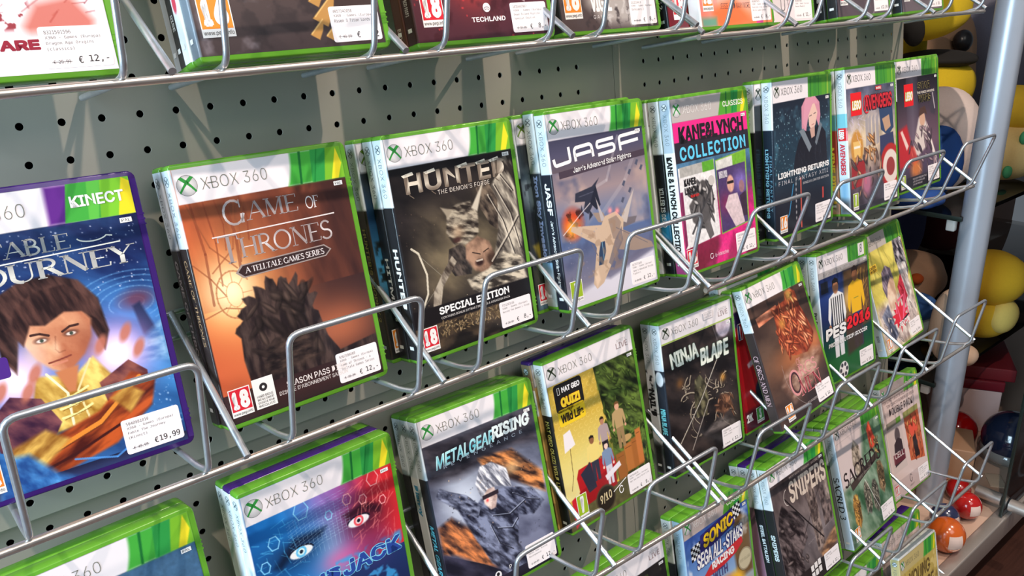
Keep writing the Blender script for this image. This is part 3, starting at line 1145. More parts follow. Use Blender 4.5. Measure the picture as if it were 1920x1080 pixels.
def ttl_sorcerer(k):
    s1, s2 = (226, 226, 216), (150, 150, 150)
    k.text('FABLE', 42, 29.5, 87, 40, s1, kind='serif', off=.02, col2=s2)
    k.line([(43, 42.6), (116, 40.6)], .8, s1)
    k.line(arc(100, 34, 9, 3.5, 170, 20, 12) + [(112, 36)], .8, s1)
    k.text('JOURNEY', 24, 43, 124, 57.5, s1, kind='serif', off=.03, col2=s2)
    k.up().rrect(22, 97, 38, 110, 2, (74, 40, 128))


def art_hunters(a):
    a.tex([(0, 24), (CW, 24), (CW, 184), (0, 184)], (22, 19, 21), (44, 38, 38), 20, 2, 20, 2)
    a.glow(52, 106, 30, (190, 170, 130), .85, 24); a.glow(96, 76, 24, (120, 108, 84), .6)
    a.tex([(20, 60), (110, 50), (124, 140), (10, 140)], (20, 17, 18), (150, 132, 100), 14, 5, 40, 2, .35, 12)
    # two entwined armoured figures in greys and browns
    a.tex([(118, 30), (128, 26), (128, 142), (70, 140), (66, 130), (92, 118), (102, 92), (92, 60), (108, 46)], (44, 38, 36), (196, 186, 168), 5, 3, 65, 4, 1, 1, 2.6)
    a.tex([(84, 52), (98, 48), (106, 66), (102, 92), (94, 86), (86, 70)], (34, 28, 27), (124, 108, 92), 4, 7, 60, 2)
    a.tex([(46, 84), (50, 66), (62, 62), (76, 62), (82, 74), (80, 90), (66, 98), (52, 96)], (40, 33, 30), (176, 164, 144), 3, 4, 20, 3, 1, 1, 2.8)
    a.poly([(76, 68), (94, 46), (82, 72)], (196, 186, 168), 1, .8); a.poly([(50, 72), (44, 62), (56, 66)], (150, 138, 120), 1, .8)
    a.glow(58, 86, 6, (200, 168, 136), .7); a.ell(56, 92, 4, 2.2, (60, 34, 32), .9, .4)
    a.tex([(42, 112), (46, 98), (60, 96), (70, 108), (66, 124), (48, 122)], (30, 26, 26), (98, 86, 78), 4, 9, 60, 2)
    a.tex([(64, 98), (78, 93), (90, 100), (95, 116), (84, 128), (70, 122), (62, 110)], (66, 48, 40), (172, 136, 112), 9, 5, 60, 1.4, 1, 1, 2, (-.5, -.2))
    a.ell(76, 116, 4.5, 3, (44, 26, 26), .95, .35); a.line([(70, 106), (78, 109)], 1, (50, 36, 32)); a.line([(82, 108), (88, 106)], 1, (50, 36, 32)); a.poly([(72, 113.6), (80, 113.4), (80, 115), (73, 115)], (210, 196, 180), .9)
    a.tex([(60, 128), (84, 124), (104, 112), (124, 120), (126, 140), (66, 142)], (48, 42, 38), (206, 194, 172), 3.5, 6, 20, 3, 1, 1, 2.8)
    for p in ([(96, 60), (108, 84), (116, 116)], [(104, 52), (118, 80), (124, 112)], [(90, 118), (110, 100), (126, 84)], [(112, 44), (124, 60)]):
        a.line(p, 1.6, (216, 206, 188), .7); a.line([(x + 1.4, y + 1) for x, y in p], 1.2, (36, 30, 30), .8)
    a.line([(9, 90), (15, 95), (20, 114), (18, 130), (11, 141)], 1.8, (206, 196, 176)); a.line([(9, 90), (36, 120), (11, 141)], .4, (150, 144, 130), .8)
    a.tex([(24, 130), (34, 118), (48, 104), (52, 110), (34, 128), (28, 146), (20, 146)], (60, 50, 44), (176, 164, 146), 4, 2, 60, 3)
    a.rect(0, 142, CW, 157, (24, 20, 22))
    a.tex([(0, 157), (CW, 157), (CW, 184), (0, 184)], (20, 17, 18), (86, 70, 54), 8, 4, 0, 2, 1, .5, 2, (-.2, -.9))
    a.heap(150, (24, 158, 96, 169), 1.8, (96, 78, 56), (160, 138, 104), 4, 60, 90, .9)
    a.dots(30, (0, 140, 100, 176), .5, (214, 200, 170), 5, .8); a.dots(24, (0, 60, 60, 140), .4, (180, 150, 120), 11, .6)


def ttl_hunters(k):
    c1, c2 = (232, 222, 204), (110, 96, 84)
    k.text('HUNTED', 13, 30, 122, 46.5, c1, off=.035, col2=c2)
    for u in (13, 35, 69, 89, 104):
        k.poly([(u - 2, 30.5), (u + 9, 28.6), (u + 10, 31.2), (u, 32.6)], c1)
        k.line([(u + 3, 46.8), (u + 7, 50)], .7, c2)
    k.text("THE DEMON'S FORGE", 44, 47.2, 100, 51, (206, 196, 186), off=.0, space=1.1)
    k.text('SPECIAL EDITION', 26, 144, 104, 150.6, (242, 240, 238), off=.04)
    k.text('CONTAINS BONUS EXTRAS | DEMONS & ASSASSIN PACK', 27, 152, 104, 155, (220, 216, 214))


def art_jets(a):
    a.vgrad(24, 54, [(62, 62, 84), (78, 76, 100), (96, 84, 92)])
    a.vgrad(54, 183, [(116, 108, 122), (150, 132, 136), (110, 120, 150), (84, 104, 146), (96, 100, 128), (120, 118, 138), (196, 194, 206)])
    a.blot(34, 5, (196, 166, 152), .52, .6, (0, 54, CW, 120), .2)
    a.blot(26, 8, (70, 78, 110), .56, .7, (0, 60, CW, 160), .2)
    a.poly([(0, 176), (60, 160), (CW, 148), (CW, 184), (0, 184)], (206, 204, 216), 1, 3)
    a.poly([(40, 160), (90, 152), (CW, 136), (CW, 150), (60, 166)], (98, 96, 120), .8, 2)
    a.line([(40, 78), (70, 70), (92, 30)], 3.0, (190, 184, 190), .35)
    a.line([(60, 100), (96, 74), (112, 52)], 4.5, (190, 182, 186), .25)
    # dark jet
    d = (48, 50, 66)
    a.poly([(60, 66), (53, 74), (46, 92), (40, 98), (34, 94), (38, 84), (50, 72)], d)
    a.poly([(54, 72), (26, 76), (24, 84), (42, 86)], d); a.poly([(54, 72), (58, 92), (52, 96), (44, 88)], (36, 38, 52))
    a.poly([(32, 88), (28, 100), (34, 98)], d); a.poly([(42, 94), (40, 104), (46, 100)], d)
    a.line([(30, 80), (50, 78)], .8, (86, 88, 106), .8)
    # fireball
    a.ell(18, 104, 13, 14, (196, 60, 30), .95, .35)
    a.blot(7, 12, (60, 26, 24), .52, .9, (5, 90, 32, 118))
    a.glow(16, 108, 8, (255, 190, 70), .9)
    a.line([(4, 112), (30, 96), (44, 88)], .8, (235, 225, 225), .8)
    for u, v in ((94, 76), (104, 66), (116, 58), (102, 84), (90, 92), (122, 64)):
        a.poly([(u - 3, v + 2), (u, v - 2), (u + 3, v - 1), (u + 1, v + 2), (u, v + 4)], (76, 80, 100))
    # sand coloured jet, nose down
    s1, s2, s3 = (196, 170, 146), (150, 130, 118), (108, 100, 106)
    a.poly([(58, 112), (16, 106), (14, 110), (44, 128), (48, 138), (58, 132)], s1)
    a.poly([(74, 116), (126, 142), (129, 148), (100, 146), (76, 140)], s2)
    a.poly([(60, 100), (46, 98), (52, 108), (66, 112)], s2); a.poly([(84, 110), (108, 112), (104, 118), (86, 120)], s3)
    a.poly([(56, 108), (52, 84), (62, 108)], (176, 168, 170)); a.poly([(82, 112), (108, 84), (92, 116)], (188, 176, 170))
    a.poly([(62, 104), (78, 102), (88, 112), (84, 128), (66, 150), (50, 168), (40, 172), (36, 166), (40, 152), (46, 132), (52, 116)], s1)
    a.poly([(66, 108), (78, 106), (84, 114), (76, 130), (70, 128)], s2)
    a.poly([(84, 118), (84, 132), (64, 154), (60, 150), (72, 130)], s3, .8)
    a.poly([(48, 138), (52, 128), (58, 128), (58, 138), (52, 150), (46, 150)], (44, 62, 90)); a.line([(54, 128), (54, 146)], .8, (140, 190, 210), .8)
    a.poly([(38, 156), (44, 154), (46, 164), (40, 171)], (222, 196, 170), .8, 1.2)
    a.poly([(46, 116), (30, 110), (28, 113), (46, 124)], (170, 140, 118), .6)
    a.blot(8, 6, (150, 122, 100), .56, .5, (16, 100, 92, 160))
    a.glow(80, 102, 3, (255, 150, 150), .9); a.glow(70, 100, 3, (255, 150, 150), .9)
    a.line([(40, 128), (46, 140)], 1, s3); a.line([(76, 118), (120, 142)], .8, s3)
    a.dots(40, (8, 110, 50, 160), .6, (150, 146, 164), 4)


def ttl_jets(k):
    w = (240, 238, 240)
    for pts in ([(3.5, 41), (5, 47.5), (25, 45.4), (24, 32)], [(32, 46.5), (31, 36.5), (33, 34), (52, 32.6), (54.6, 34.5), (56, 45)], [(32, 41), (55, 39.4)],
                [(86, 30.6), (63, 32), (62, 35), (62.6, 37.6), (84, 36.4), (86, 38), (86.4, 41.4), (84.4, 43), (62.6, 44.6)], [(95, 44.5), (94, 32.5), (96, 30.6), (125, 28.8)], [(96, 38), (122, 36.2)]):
        k.line(rounded([(p[0], p[1], 0) for p in pts], 2.2, 4) and [tuple(q[:2]) for q in rounded([(p[0], p[1], 0) for p in pts], 2.2, 4)], 3.3, w)
    k.up().poly([(8, 53.4), (CW, 47), (CW, 53), (8, 59.8)], (70, 58, 70))
    k.up().text("Jane's Advanced Strike Fighters", 27, 51.6, 109, 58, w, off=.012, skew=.05)


def art_collection(a):
    a.rect(0, 24, CW, 49, (232, 46, 132))
    a.rect(0, 44.5, CW, 66, (44, 40, 50))
    a.vgrad(66, 183, [(70, 110, 140), (60, 76, 110), (150, 40, 96), (206, 40, 120), (196, 36, 112), (120, 40, 70)])
    a.grain(12, 5, .3, (0, 66, CW, 183))
    a.poly([(60, 166), (84, 150), (100, 160), (108, 184), (50, 184)], (226, 46, 130), .9, 2)
    a.poly([(86, 154), (96, 158), (100, 184), (70, 184)], (120, 26, 56), .5, 3)
    a.poly([(4, 154), (60, 152), (60, 166), (30, 184), (4, 184)], (110, 34, 52), .8, 3)
    # two small pictured cases
    a.poly([(1.5, 71), (63, 69), (63, 152), (1.5, 157)], (222, 220, 220))
    a.poly([(4, 70.5), (63, 69), (63, 80), (4, 81)], (168, 166, 162)); a.poly([(42, 69.6), (62, 69), (62, 80), (42, 80.4)], (90, 160, 50))
    a.poly([(24, 104), (30, 92), (40, 88), (50, 92), (58, 108), (54, 124), (44, 138), (30, 140), (18, 130), (14, 112)], (84, 80, 80), 1, 1)
    a.heap(26, (18, 92, 54, 138), 6, (50, 48, 50), (170, 166, 164), 4, 60, 60)
    a.poly([(36, 136), (46, 130), (52, 150), (44, 154)], (96, 92, 92)); a.line([(16, 142), (56, 96)], 3.0, (60, 58, 60), .9)
    a.poly([(1.5, 96), (6, 96), (6, 153), (1.5, 157)], (120, 40, 80))
    a.poly([(65, 71), (122, 66), (118, 148), (66, 153)], (130, 176, 60))
    a.poly([(66, 72), (96, 69.6), (96, 81), (66, 82)], (206, 206, 200)); a.poly([(96, 69.6), (120, 67.6), (120, 79), (96, 81)], (110, 170, 50))
    a.poly([(66, 82), (119, 79.6), (116, 147), (67, 151.6)], (74, 56, 100))
    a.glow(108, 100, 12, (150, 130, 220), .7); a.glow(78, 120, 12, (150, 40, 80), .6)
    a.poly([(76, 124), (84, 112), (100, 112), (106, 130), (110, 147), (92, 149)], (206, 186, 190)); a.ell(89, 100, 6.5, 9.5, (206, 158, 140)); a.rect(83, 97, 95, 100, (34, 26, 34))
    a.poly([(104, 116), (116, 112), (116, 140), (108, 140)], (60, 40, 60)); a.ell(109, 106, 5, 7, (150, 110, 120))
    a.grain(3, 7, .12, (0, 66, CW, 183))


def ttl_collection(k):
    k.text('KANE&LYNCH', 8, 28.5, 122, 46.4, (36, 32, 38), off=.05)
    k.text('COLLECTION', 7, 49.6, 123, 64.2, (96, 196, 230), off=.035, space=1.15)
    k.up().text('KANE&', 9, 83, 30, 91, (40, 38, 40), off=.05); k.text('LYNCH', 9, 92, 31, 100, (40, 38, 40), off=.05); k.text('DEAD MEN', 18, 101, 32, 104, (206, 50, 50), off=.03)
    k.text('KANE & LYNCH', 69, 84, 84, 92, (206, 200, 210), off=.03)
    k.disc(55, 91, 5.5, (190, 186, 182))
    k.line(arc(44, 172.5, 2.8, 2.8, 0, 330, 14), .8, (244, 220, 232)); k.text('io-interactive', 50, 170.6, 74, 175, (244, 220, 232))


def art_warrior(a):
    a.vgrad(24, 183, [(30, 36, 50), (36, 54, 70), (34, 56, 72), (30, 30, 42), (26, 22, 30)])
    a.blot(22, 4, (74, 116, 136), .53, .6, (0, 30, CW, 120), .2)
    a.dots(210, (0, 34, CW, 118), .8, (170, 214, 226), 3, .8)
    a.dots(60, (0, 60, CW, 120), 1.6, (70, 150, 176), 9, .5)
    # plain portrait: pinkish hair, pale face, dark coat
    a.poly([(54, 74), (66, 62), (84, 66), (104, 58), (118, 70), (122, 110), (40, 112), (46, 90)], (30, 30, 40))
    a.poly([(62, 34), (72, 24), (92, 23), (104, 32), (106, 48), (102, 62), (96, 52), (92, 34), (76, 42), (72, 64), (62, 60)], (206, 140, 160))
    a.poly([(76, 36), (92, 32), (99, 44), (94, 58), (86, 66), (79, 58)], (226, 190, 176))
    a.poly([(70, 26), (94, 24), (100, 34), (88, 32), (78, 46), (72, 62), (65, 54)], (214, 150, 170))
    a.poly([(80, 62), (92, 60), (92, 72), (84, 74)], (196, 158, 146))
    a.poly([(56, 62), (66, 60), (84, 84), (78, 90)], (120, 130, 140)); a.poly([(104, 56), (110, 60), (96, 84), (92, 80)], (110, 120, 130))
    a.line([(80, 47), (85, 46)], .9, (60, 50, 66)); a.line([(90, 45), (95, 44)], .9, (60, 50, 66)); a.line([(85, 58), (91, 57)], .8, (170, 96, 96))
    a.streaks(30, (50, 70, 118, 112), 14, .8, (70, 76, 92), 70, 30, 6, .6)
    a.line([(8, 176), (30, 158), (40, 124)], 1.6, (60, 140, 190)); a.rect(56, 118, 58.5, 180, (206, 88, 70))
    a.rect(108, 138, 111, 152, (206, 70, 60))
    for v in range(124, 182, 7):
        a.ell(46, v, 1.4, 2.2, (180, 180, 184), .8, .4)


def ttl_warrior(k):
    k.text('LIGHTNING RETURNS', 7, 106, 125, 113.2, (238, 238, 240), off=.05)
    k.text('FINAL FANTASY XIII', 8, 116, 122, 121, (216, 214, 220), off=-.01, space=1.25)
    k.text('BENELUX LIMITED EDITION', 62, 124.4, 124, 127.2, (196, 196, 200))


def art_heroes(a):
    a.vgrad(24, 183, [(80, 84, 108), (136, 130, 140), (196, 180, 160), (150, 130, 120), (84, 70, 80), (60, 54, 66)])
    a.grain(14, 5, .35, (0, 24, CW, 183))
    a.glow(54, 90, 26, (236, 214, 176), .8)
    for u in (46, 54, 64, 74):
        a.poly([(u, 66), (u + 7, 60), (u + 8, 100), (u, 102)], (150, 146, 156), .8)
    # plain toy-like blocks of colour
    a.poly([(84, 54), (104, 44), (122, 54), (124, 84), (108, 94), (88, 84)], (52, 70, 104)); a.poly([(92, 70), (112, 66), (116, 82), (100, 88)], (186, 150, 124))
    a.ell(22, 100, 16, 22, (196, 140, 66)); a.poly([(12, 92), (32, 92), (30, 112), (14, 112)], (226, 186, 110)); a.rect(14, 98, 30, 101, (250, 244, 220))
    a.poly([(6, 118), (40, 118), (44, 150), (4, 152)], (150, 40, 44)); a.poly([(84, 92), (122, 90), (128, 130), (84, 140)], (56, 62, 96))
    for r, c in ((30, (176, 44, 44)), (22, (222, 208, 200)), (12, (150, 60, 60))):
        a.ell(112, 136, r, r * 1.05, c, 1, .04)
    a.heap(30, (8, 110, 84, 168), 7, (80, 66, 70), (206, 150, 110), 4, 70, 60, .85); a.heap(10, (46, 88, 72, 112), 6, (120, 76, 50), (226, 170, 110), 6, 70, 50)
    a.ell(44, 150, 12, 14, (196, 120, 150), .8, .4); a.ell(78, 160, 14, 14, (70, 66, 76), .9, .3)
    a.streaks(30, (0, 60, 40, 90), 14, .6, (220, 210, 250), 30, 60, 3, .7)
    a.rect(0, 176, CW, 184, (44, 40, 48))


def brick_badge(k, u0, v0, u1, v1):
    k.up().rect(u0, v0, u1, v1, (222, 34, 40))
    h = v1 - v0
    k.up().text('LEGO', u0 + 2, v0 + h * .32, u1 - 2, v0 + h * .78, (30, 24, 24), off=.13, slant=.1)
    k.up().text('LEGO', u0 + 2.4, v0 + h * .33, u1 - 2.4, v0 + h * .77, (240, 200, 60), off=.09, slant=.1)
    k.up().text('LEGO', u0 + 3, v0 + h * .35, u1 - 3, v0 + h * .75, (248, 246, 244), off=.04, slant=.1)


def ttl_heroes(k):
    brick_badge(k, 10, 30, 38, 59)
    k.up().rect(76, 26, 92, 31, (206, 44, 44)); k.up().text('MARVEL', 77, 27, 91, 30, (244, 240, 238), off=.04)
    k.up().out('AVENGERS', 44, 35, 121, 56, (206, 46, 58), (70, 24, 36), .05, off=.03)
    k.line(arc(50, 47, 8, 11, 60, 330, 16), 2, (206, 46, 58))


def art_saga(a):
    a.vgrad(24, 183, [(30, 26, 34), (56, 48, 60), (90, 70, 84), (110, 84, 100), (80, 66, 90), (40, 36, 46)])
    a.hgrad(28, 64, [(90, 84, 104), (130, 130, 150), (80, 74, 92)], 24, 120, .35)
    a.poly([(0, 96), (26, 90), (40, 120), (30, 150), (0, 150)], (196, 40, 48), .9, 3)
    a.poly([(6, 98), (12, 96), (30, 120), (24, 126)], (244, 214, 206), .95, 1)
    a.poly([(44, 126), (64, 84), (80, 78), (92, 96), (86, 128), (56, 140)], (226, 214, 206), .9, 2); a.ell(76, 86, 9, 11, (206, 164, 140)); a.poly([(64, 82), (70, 70), (86, 68), (92, 82), (84, 78)], (80, 56, 50))
    a.poly([(90, 110), (98, 106), (122, 150), (116, 154)], (240, 226, 220), .95, 1)
    a.heap(30, (30, 96, 120, 160), 7, (64, 50, 66), (206, 176, 180), 6, 70, 50, .75)
    a.poly([(36, 120), (48, 124), (60, 146), (46, 152), (34, 140)], (214, 60, 50), .7, 2); a.ell(52, 156, 16, 12, (226, 130, 60), .8, .5)
    a.poly([(100, 50), (118, 44), (126, 60), (118, 84), (104, 80)], (66, 60, 72), .9, 2); a.line([(112, 52), (118, 74)], 3, (214, 206, 210), .7)
    a.vgrad(166, 184, [(46, 40, 50), (26, 24, 30)])


def ttl_saga(k):
    brick_badge(k, 21, 33, 49, 64)
    e = (206, 190, 120)
    k.up().out('STAR', 62, 33, 104, 44, (34, 28, 32), e, .02, off=.05); k.up().text('THE FORCE AWAKENS', 60, 46, 116, 49.5, (214, 206, 196), off=.02); k.up().out('WARS', 64, 51, 104, 62, (34, 28, 32), e, .02, off=.05)
    for i in range(3):
        k.text('ENGLISH VERSION ONLY' if i == 0 else 'JEU EN ANGLAIS', 38, 168 + i * 4, 84 - i * 8, 170.6 + i * 4, (190, 184, 190))


def art_mind(a):
    a.hgrad(0, CW, [(24, 96, 168), (30, 120, 196), (56, 130, 200), (150, 70, 140), (206, 46, 60), (214, 40, 46)])
    a.vgrad(24, 25, [(40, 110, 180), (40, 110, 180)], 0, 0)
    a.glow(64, 26, 22, (176, 110, 190), .6)
    a.glow(30, 64, 34, (18, 60, 110), .8, 20)
    a.glow(66, 74, 16, (150, 196, 230), .55, 30)
    a.glow(98, 60, 22, (60, 22, 40), .85, 16)
    a.glow(36, 60, 18, (12, 36, 70), .8, 9)
    a.poly([(14, 66), (34, 50), (62, 52), (56, 58), (36, 57), (20, 70)], (10, 26, 52), .85, 2.5)
    a.poly([(78, 50), (98, 46), (114, 56), (112, 62), (96, 54), (82, 56)], (40, 14, 28), .85, 2.5)
    for cu, cv, c1, c2 in ((38, 63, (206, 236, 250), (90, 180, 226)), (91, 60.5, (250, 206, 210), (226, 70, 84))):
        a.poly(arc(cu, cv, 10, 4.4, 0, 360, 22), (236, 240, 244), 1, .7); a.ell(cu, cv - .3, 4.6, 4.6, c2, 1, .1); a.ell(cu, cv - .3, 2.9, 2.9, c1, 1, .1); a.ell(cu, cv - .3, 1.6, 1.6, (20, 26, 40), 1, .1)
        a.line(arc(cu, cv, 10.6, 5, 190, 350, 14), 1.2, (16, 20, 36), .9)
    a.glow(70, 84, 18, (226, 90, 150), .6, 9)
    rd = random.Random(4)
    for cu, cv, r in ((44, 30, 8), (18, 46, 6), (8, 62, 5), (66, 44, 4), (84, 38, 5), (98, 44, 4.5), (110, 30, 7), (116, 52, 4)):
        a.line(arc(cu, cv, r * .8, r, 0, 360, 7), .9, (140, 210, 250) if cu < 80 else (250, 170, 170), .8)
    for t in range(14):
        v = 30 + t * 2.6
        a.line([(30, v + 8), (56, v), (84, v - 2)], .25, (190, 226, 250), .45)
        a.line([(32 + t * 4, 34), (36 + t * 3.6, 72)], .25, (190, 226, 250), .35)
    a.streaks(70, (90, 26, 128, 84), 12, 1.1, (250, 140, 130), 120, 50, 3, .45); a.streaks(40, (0, 30, 40, 90), 12, 1.0, (90, 190, 240), 40, 60, 6, .45)
    a.vgrad(98, 183, [(28, 50, 100), (24, 34, 74), (20, 26, 50)])
    a.blot(14, 6, (60, 160, 220), .56, .8, (0, 84, CW, 140)); a.glow(104, 88, 16, (90, 50, 110), .6)


def ttl_mind(k):
    k.out('MINDJACK', 10, 88, 127, 103, (40, 70, 150), (120, 200, 244), .04, off=.05)
    k.up()
    for i in range(7):
        k.line([(12 + i * 15, 90 + (i % 3) * 3), (26 + i * 15, 92 + (i % 2) * 5)], .5, (150, 214, 250))


def art_blade(a):
    a.vgrad(24, 183, [(30, 30, 42), (50, 54, 72), (110, 116, 140), (84, 88, 116), (64, 66, 94), (40, 40, 60)])
    a.tex([(0, 24), (CW, 24), (CW, 184), (0, 184)], (30, 30, 46), (170, 178, 200), 20, 3, 30, 2, .5)
    a.glow(34, 86, 26, (214, 222, 236), .85); a.glow(110, 106, 20, (196, 206, 226), .75)
    a.tex([(0, 24), (CW, 24), (CW, 62), (90, 56), (30, 64), (0, 58)], (24, 21, 28), (74, 68, 76), 7, 8, 20, 3, .9, 5)
    a.tex([(56, 54), (96, 58), (128, 92), (128, 114), (104, 98), (80, 80), (62, 66)], (40, 26, 26), (236, 150, 84), 4, 5, 35, 4, 1, 2, 2.4); a.glow(92, 76, 10, (255, 210, 150), .6, 6)
    a.tex([(0, 100), (16, 96), (36, 116), (58, 142), (72, 170), (40, 154), (14, 132), (0, 126)], (34, 24, 30), (226, 136, 80), 4, 6, 50, 4, 1, 2, 2.2)
    a.tex([(0, 126), (40, 152), (68, 174), (74, 184), (0, 184)], (24, 24, 38), (64, 62, 84), 8, 7, 40, 3)
    # plain armoured runner with pale hair
    a.tex([(44, 96), (58, 88), (84, 92), (112, 104), (124, 122), (108, 130), (90, 124), (84, 150), (98, 178), (70, 178), (50, 156), (38, 128), (24, 92), (4, 72), (10, 66), (34, 84)], (28, 29, 44), (132, 140, 168), 4, 2, 50, 3, 1, 1, 2.6)
    a.tex([(8, 66), (36, 82), (50, 98), (44, 108), (26, 92), (6, 74)], (34, 36, 52), (150, 158, 184), 3, 9, 40, 3)
    a.tex([(54, 90), (58, 84), (68, 86), (70, 96), (66, 106), (60, 106), (54, 98)], (150, 120, 114), (232, 212, 202), 6, 3, 60, 1, 1, .8, 2, (-.5, 0))
    a.tex([(52, 92), (48, 76), (56, 62), (70, 62), (86, 74), (88, 94), (80, 90), (70, 86), (60, 86)], (96, 98, 112), (240, 240, 246), 2.2, 4, 60, 5, 1, .8, 2.6); a.rect(53, 90, 72, 94, (44, 34, 42)); a.glow(58, 96, 1.6, (240, 60, 60), .9)
    for p in ([(60, 112), (80, 118), (100, 112)], [(64, 126), (80, 132), (88, 126)], [(56, 120), (62, 140), (76, 152)], [(88, 100), (104, 112), (118, 118)]):
        a.line(p, 1.0, (176, 184, 206), .7); a.line([(x + .9, y + .9) for x, y in p], 1.0, (18, 18, 30), .8)
    a.dots(70, (10, 70, 120, 160), .6, (30, 26, 34), 4); a.dots(40, (20, 60, 110, 120), .6, (235, 200, 160), 12, .7)
    a.vgrad(173, 184, [(40, 38, 52), (28, 26, 36)])


def ttl_blade(k):
    k.text('METALGEAR', 10, 36, 78, 49, (96, 190, 206), off=.03, slant=.2, skew=.06, col2=(190, 230, 236)); k.text('RISING', 76, 30, 124, 43, (220, 236, 240), off=.05, slant=.15, skew=.02)
    k.text('REVENGEANCE', 18, 46.6, 112, 50, (190, 196, 206), space=1.8, skew=.025)
    k.up().disc(54, 170, 4, (226, 226, 230)); k.up().disc(54, 169, 1.8, (30, 28, 34)); k.text('P', 68, 166, 71, 170, (220, 220, 224))


def art_family(a):
    a.rect(0, 24, CW, 184, (206, 172, 70))
    a.vgrad(70, 150, [(206, 174, 74), (222, 204, 120), (226, 216, 150)], 0, 70)
    for i in range(9):
        for j in range(16):
            a.line(arc(4 + i * 8 + (j % 2) * 4, 30 + j * 8, 2.4, 2.4, 30, 300, 8), .5, (232, 208, 120), .6)
    a.poly([(66, 24), (CW, 24), (CW, 184), (78, 184), (76, 100), (70, 60)], (44, 52, 26))
    a.blot(9, 3, (86, 104, 44), .52, .85, (66, 24, CW, 170), .12); a.tex([(68, 24), (CW, 24), (CW, 150), (80, 150)], (22, 28, 14), (110, 136, 58), 5, 6, 40, 3, .8, 2, 2.4); a.heap(60, (72, 28, 124, 118), 4.2, (50, 66, 26), (126, 150, 66), 5, 40, 70, .7)
    a.streaks(50, (100, 110, 128, 160), 12, 1.0, (110, 150, 56), 300, 40, 11, .7)
    a.rect(0, 158, CW, 184, (86, 82, 52)); a.grain(5, 4, .2, (0, 150, CW, 184))
    a.poly([(10, 78), (20, 76), (24, 94), (8, 98)], (232, 224, 226)); a.line([(16, 96), (14, 126), (9, 140)], .8, (110, 86, 50))
    a.poly([(18, 130), (22, 122), (74, 120), (78, 140), (72, 152), (20, 154)], (176, 28, 34)); a.poly([(18, 146), (74, 136), (74, 160), (24, 164)], (150, 22, 28))
    for u, v, w, h, c in ((78, 128, 14, 30, (150, 92, 44)), (92, 122, 14, 32, (176, 108, 52)), (104, 120, 16, 34, (160, 96, 44)), (112, 112, 9, 40, (190, 112, 56))):
        a.rect(u, v, u + w, v + h, c, 1, 1); a.line([(u + 2, v + 5), (u + w - 2, v + 5)], .8, (110, 64, 34), .8)
    a.ell(98, 116, 9, 4, (186, 150, 96))
    a.person(47, 94, 50, (140, 92, 62), (230, 206, 120), (50, 50, 66), (30, 24, 24), 1.1); a.person(66, 80, 48, (176, 124, 96), (170, 150, 150), (50, 44, 50), (44, 28, 24))
    a.person(66, 108, 48, (236, 200, 182), (120, 140, 170), (206, 204, 214), (26, 22, 28), 1.0); a.person(91, 72, 52, (214, 160, 130), (180, 150, 104), (150, 122, 84), (110, 76, 44), 1.1)
    a.poly([(24, 128), (40, 120), (44, 150), (32, 152)], (44, 44, 60)); a.poly([(58, 144), (82, 136), (84, 142), (60, 150)], (226, 220, 226))
    a.ell(54, 168, 15, 15, (70, 62, 46), 1, .05); a.ell(54, 168, 13, 13, (40, 34, 28), 1, .05)
    a.poly([(6, 150), (12, 148), (12, 178), (6, 182)], (196, 30, 44))


def ttl_family(k):
    k.rrect(7, 25, 47, 55, 4, (30, 28, 28)); k.rrect(8, 52, 46, 70, 3, (244, 196, 40)); k.poly([(20, 52), (32, 52), (26, 58)], (30, 28, 28))
    k.up().line([(12, 29), (15, 29), (15, 36), (12, 36), (12, 28.7)], .7, (240, 236, 226)); k.text('NAT GEO', 18, 29.5, 44, 35.5, (244, 242, 238), off=.05)
    k.out('QUIZ!', 14, 40, 42, 51, (244, 200, 50), (200, 120, 30), .02, off=.06); k.text('Wild Life', 11, 57, 43, 66.5, (40, 32, 26), off=.035)
    k.text('9/10', 45, 162, 63, 173, (206, 190, 150), off=.02, skew=.1)
    k.line(arc(78, 168, 3, 4, 0, 330, 14), 1.2, (236, 236, 232)); k.line([(66, 166), (88, 158)], 1.0, (236, 236, 232))


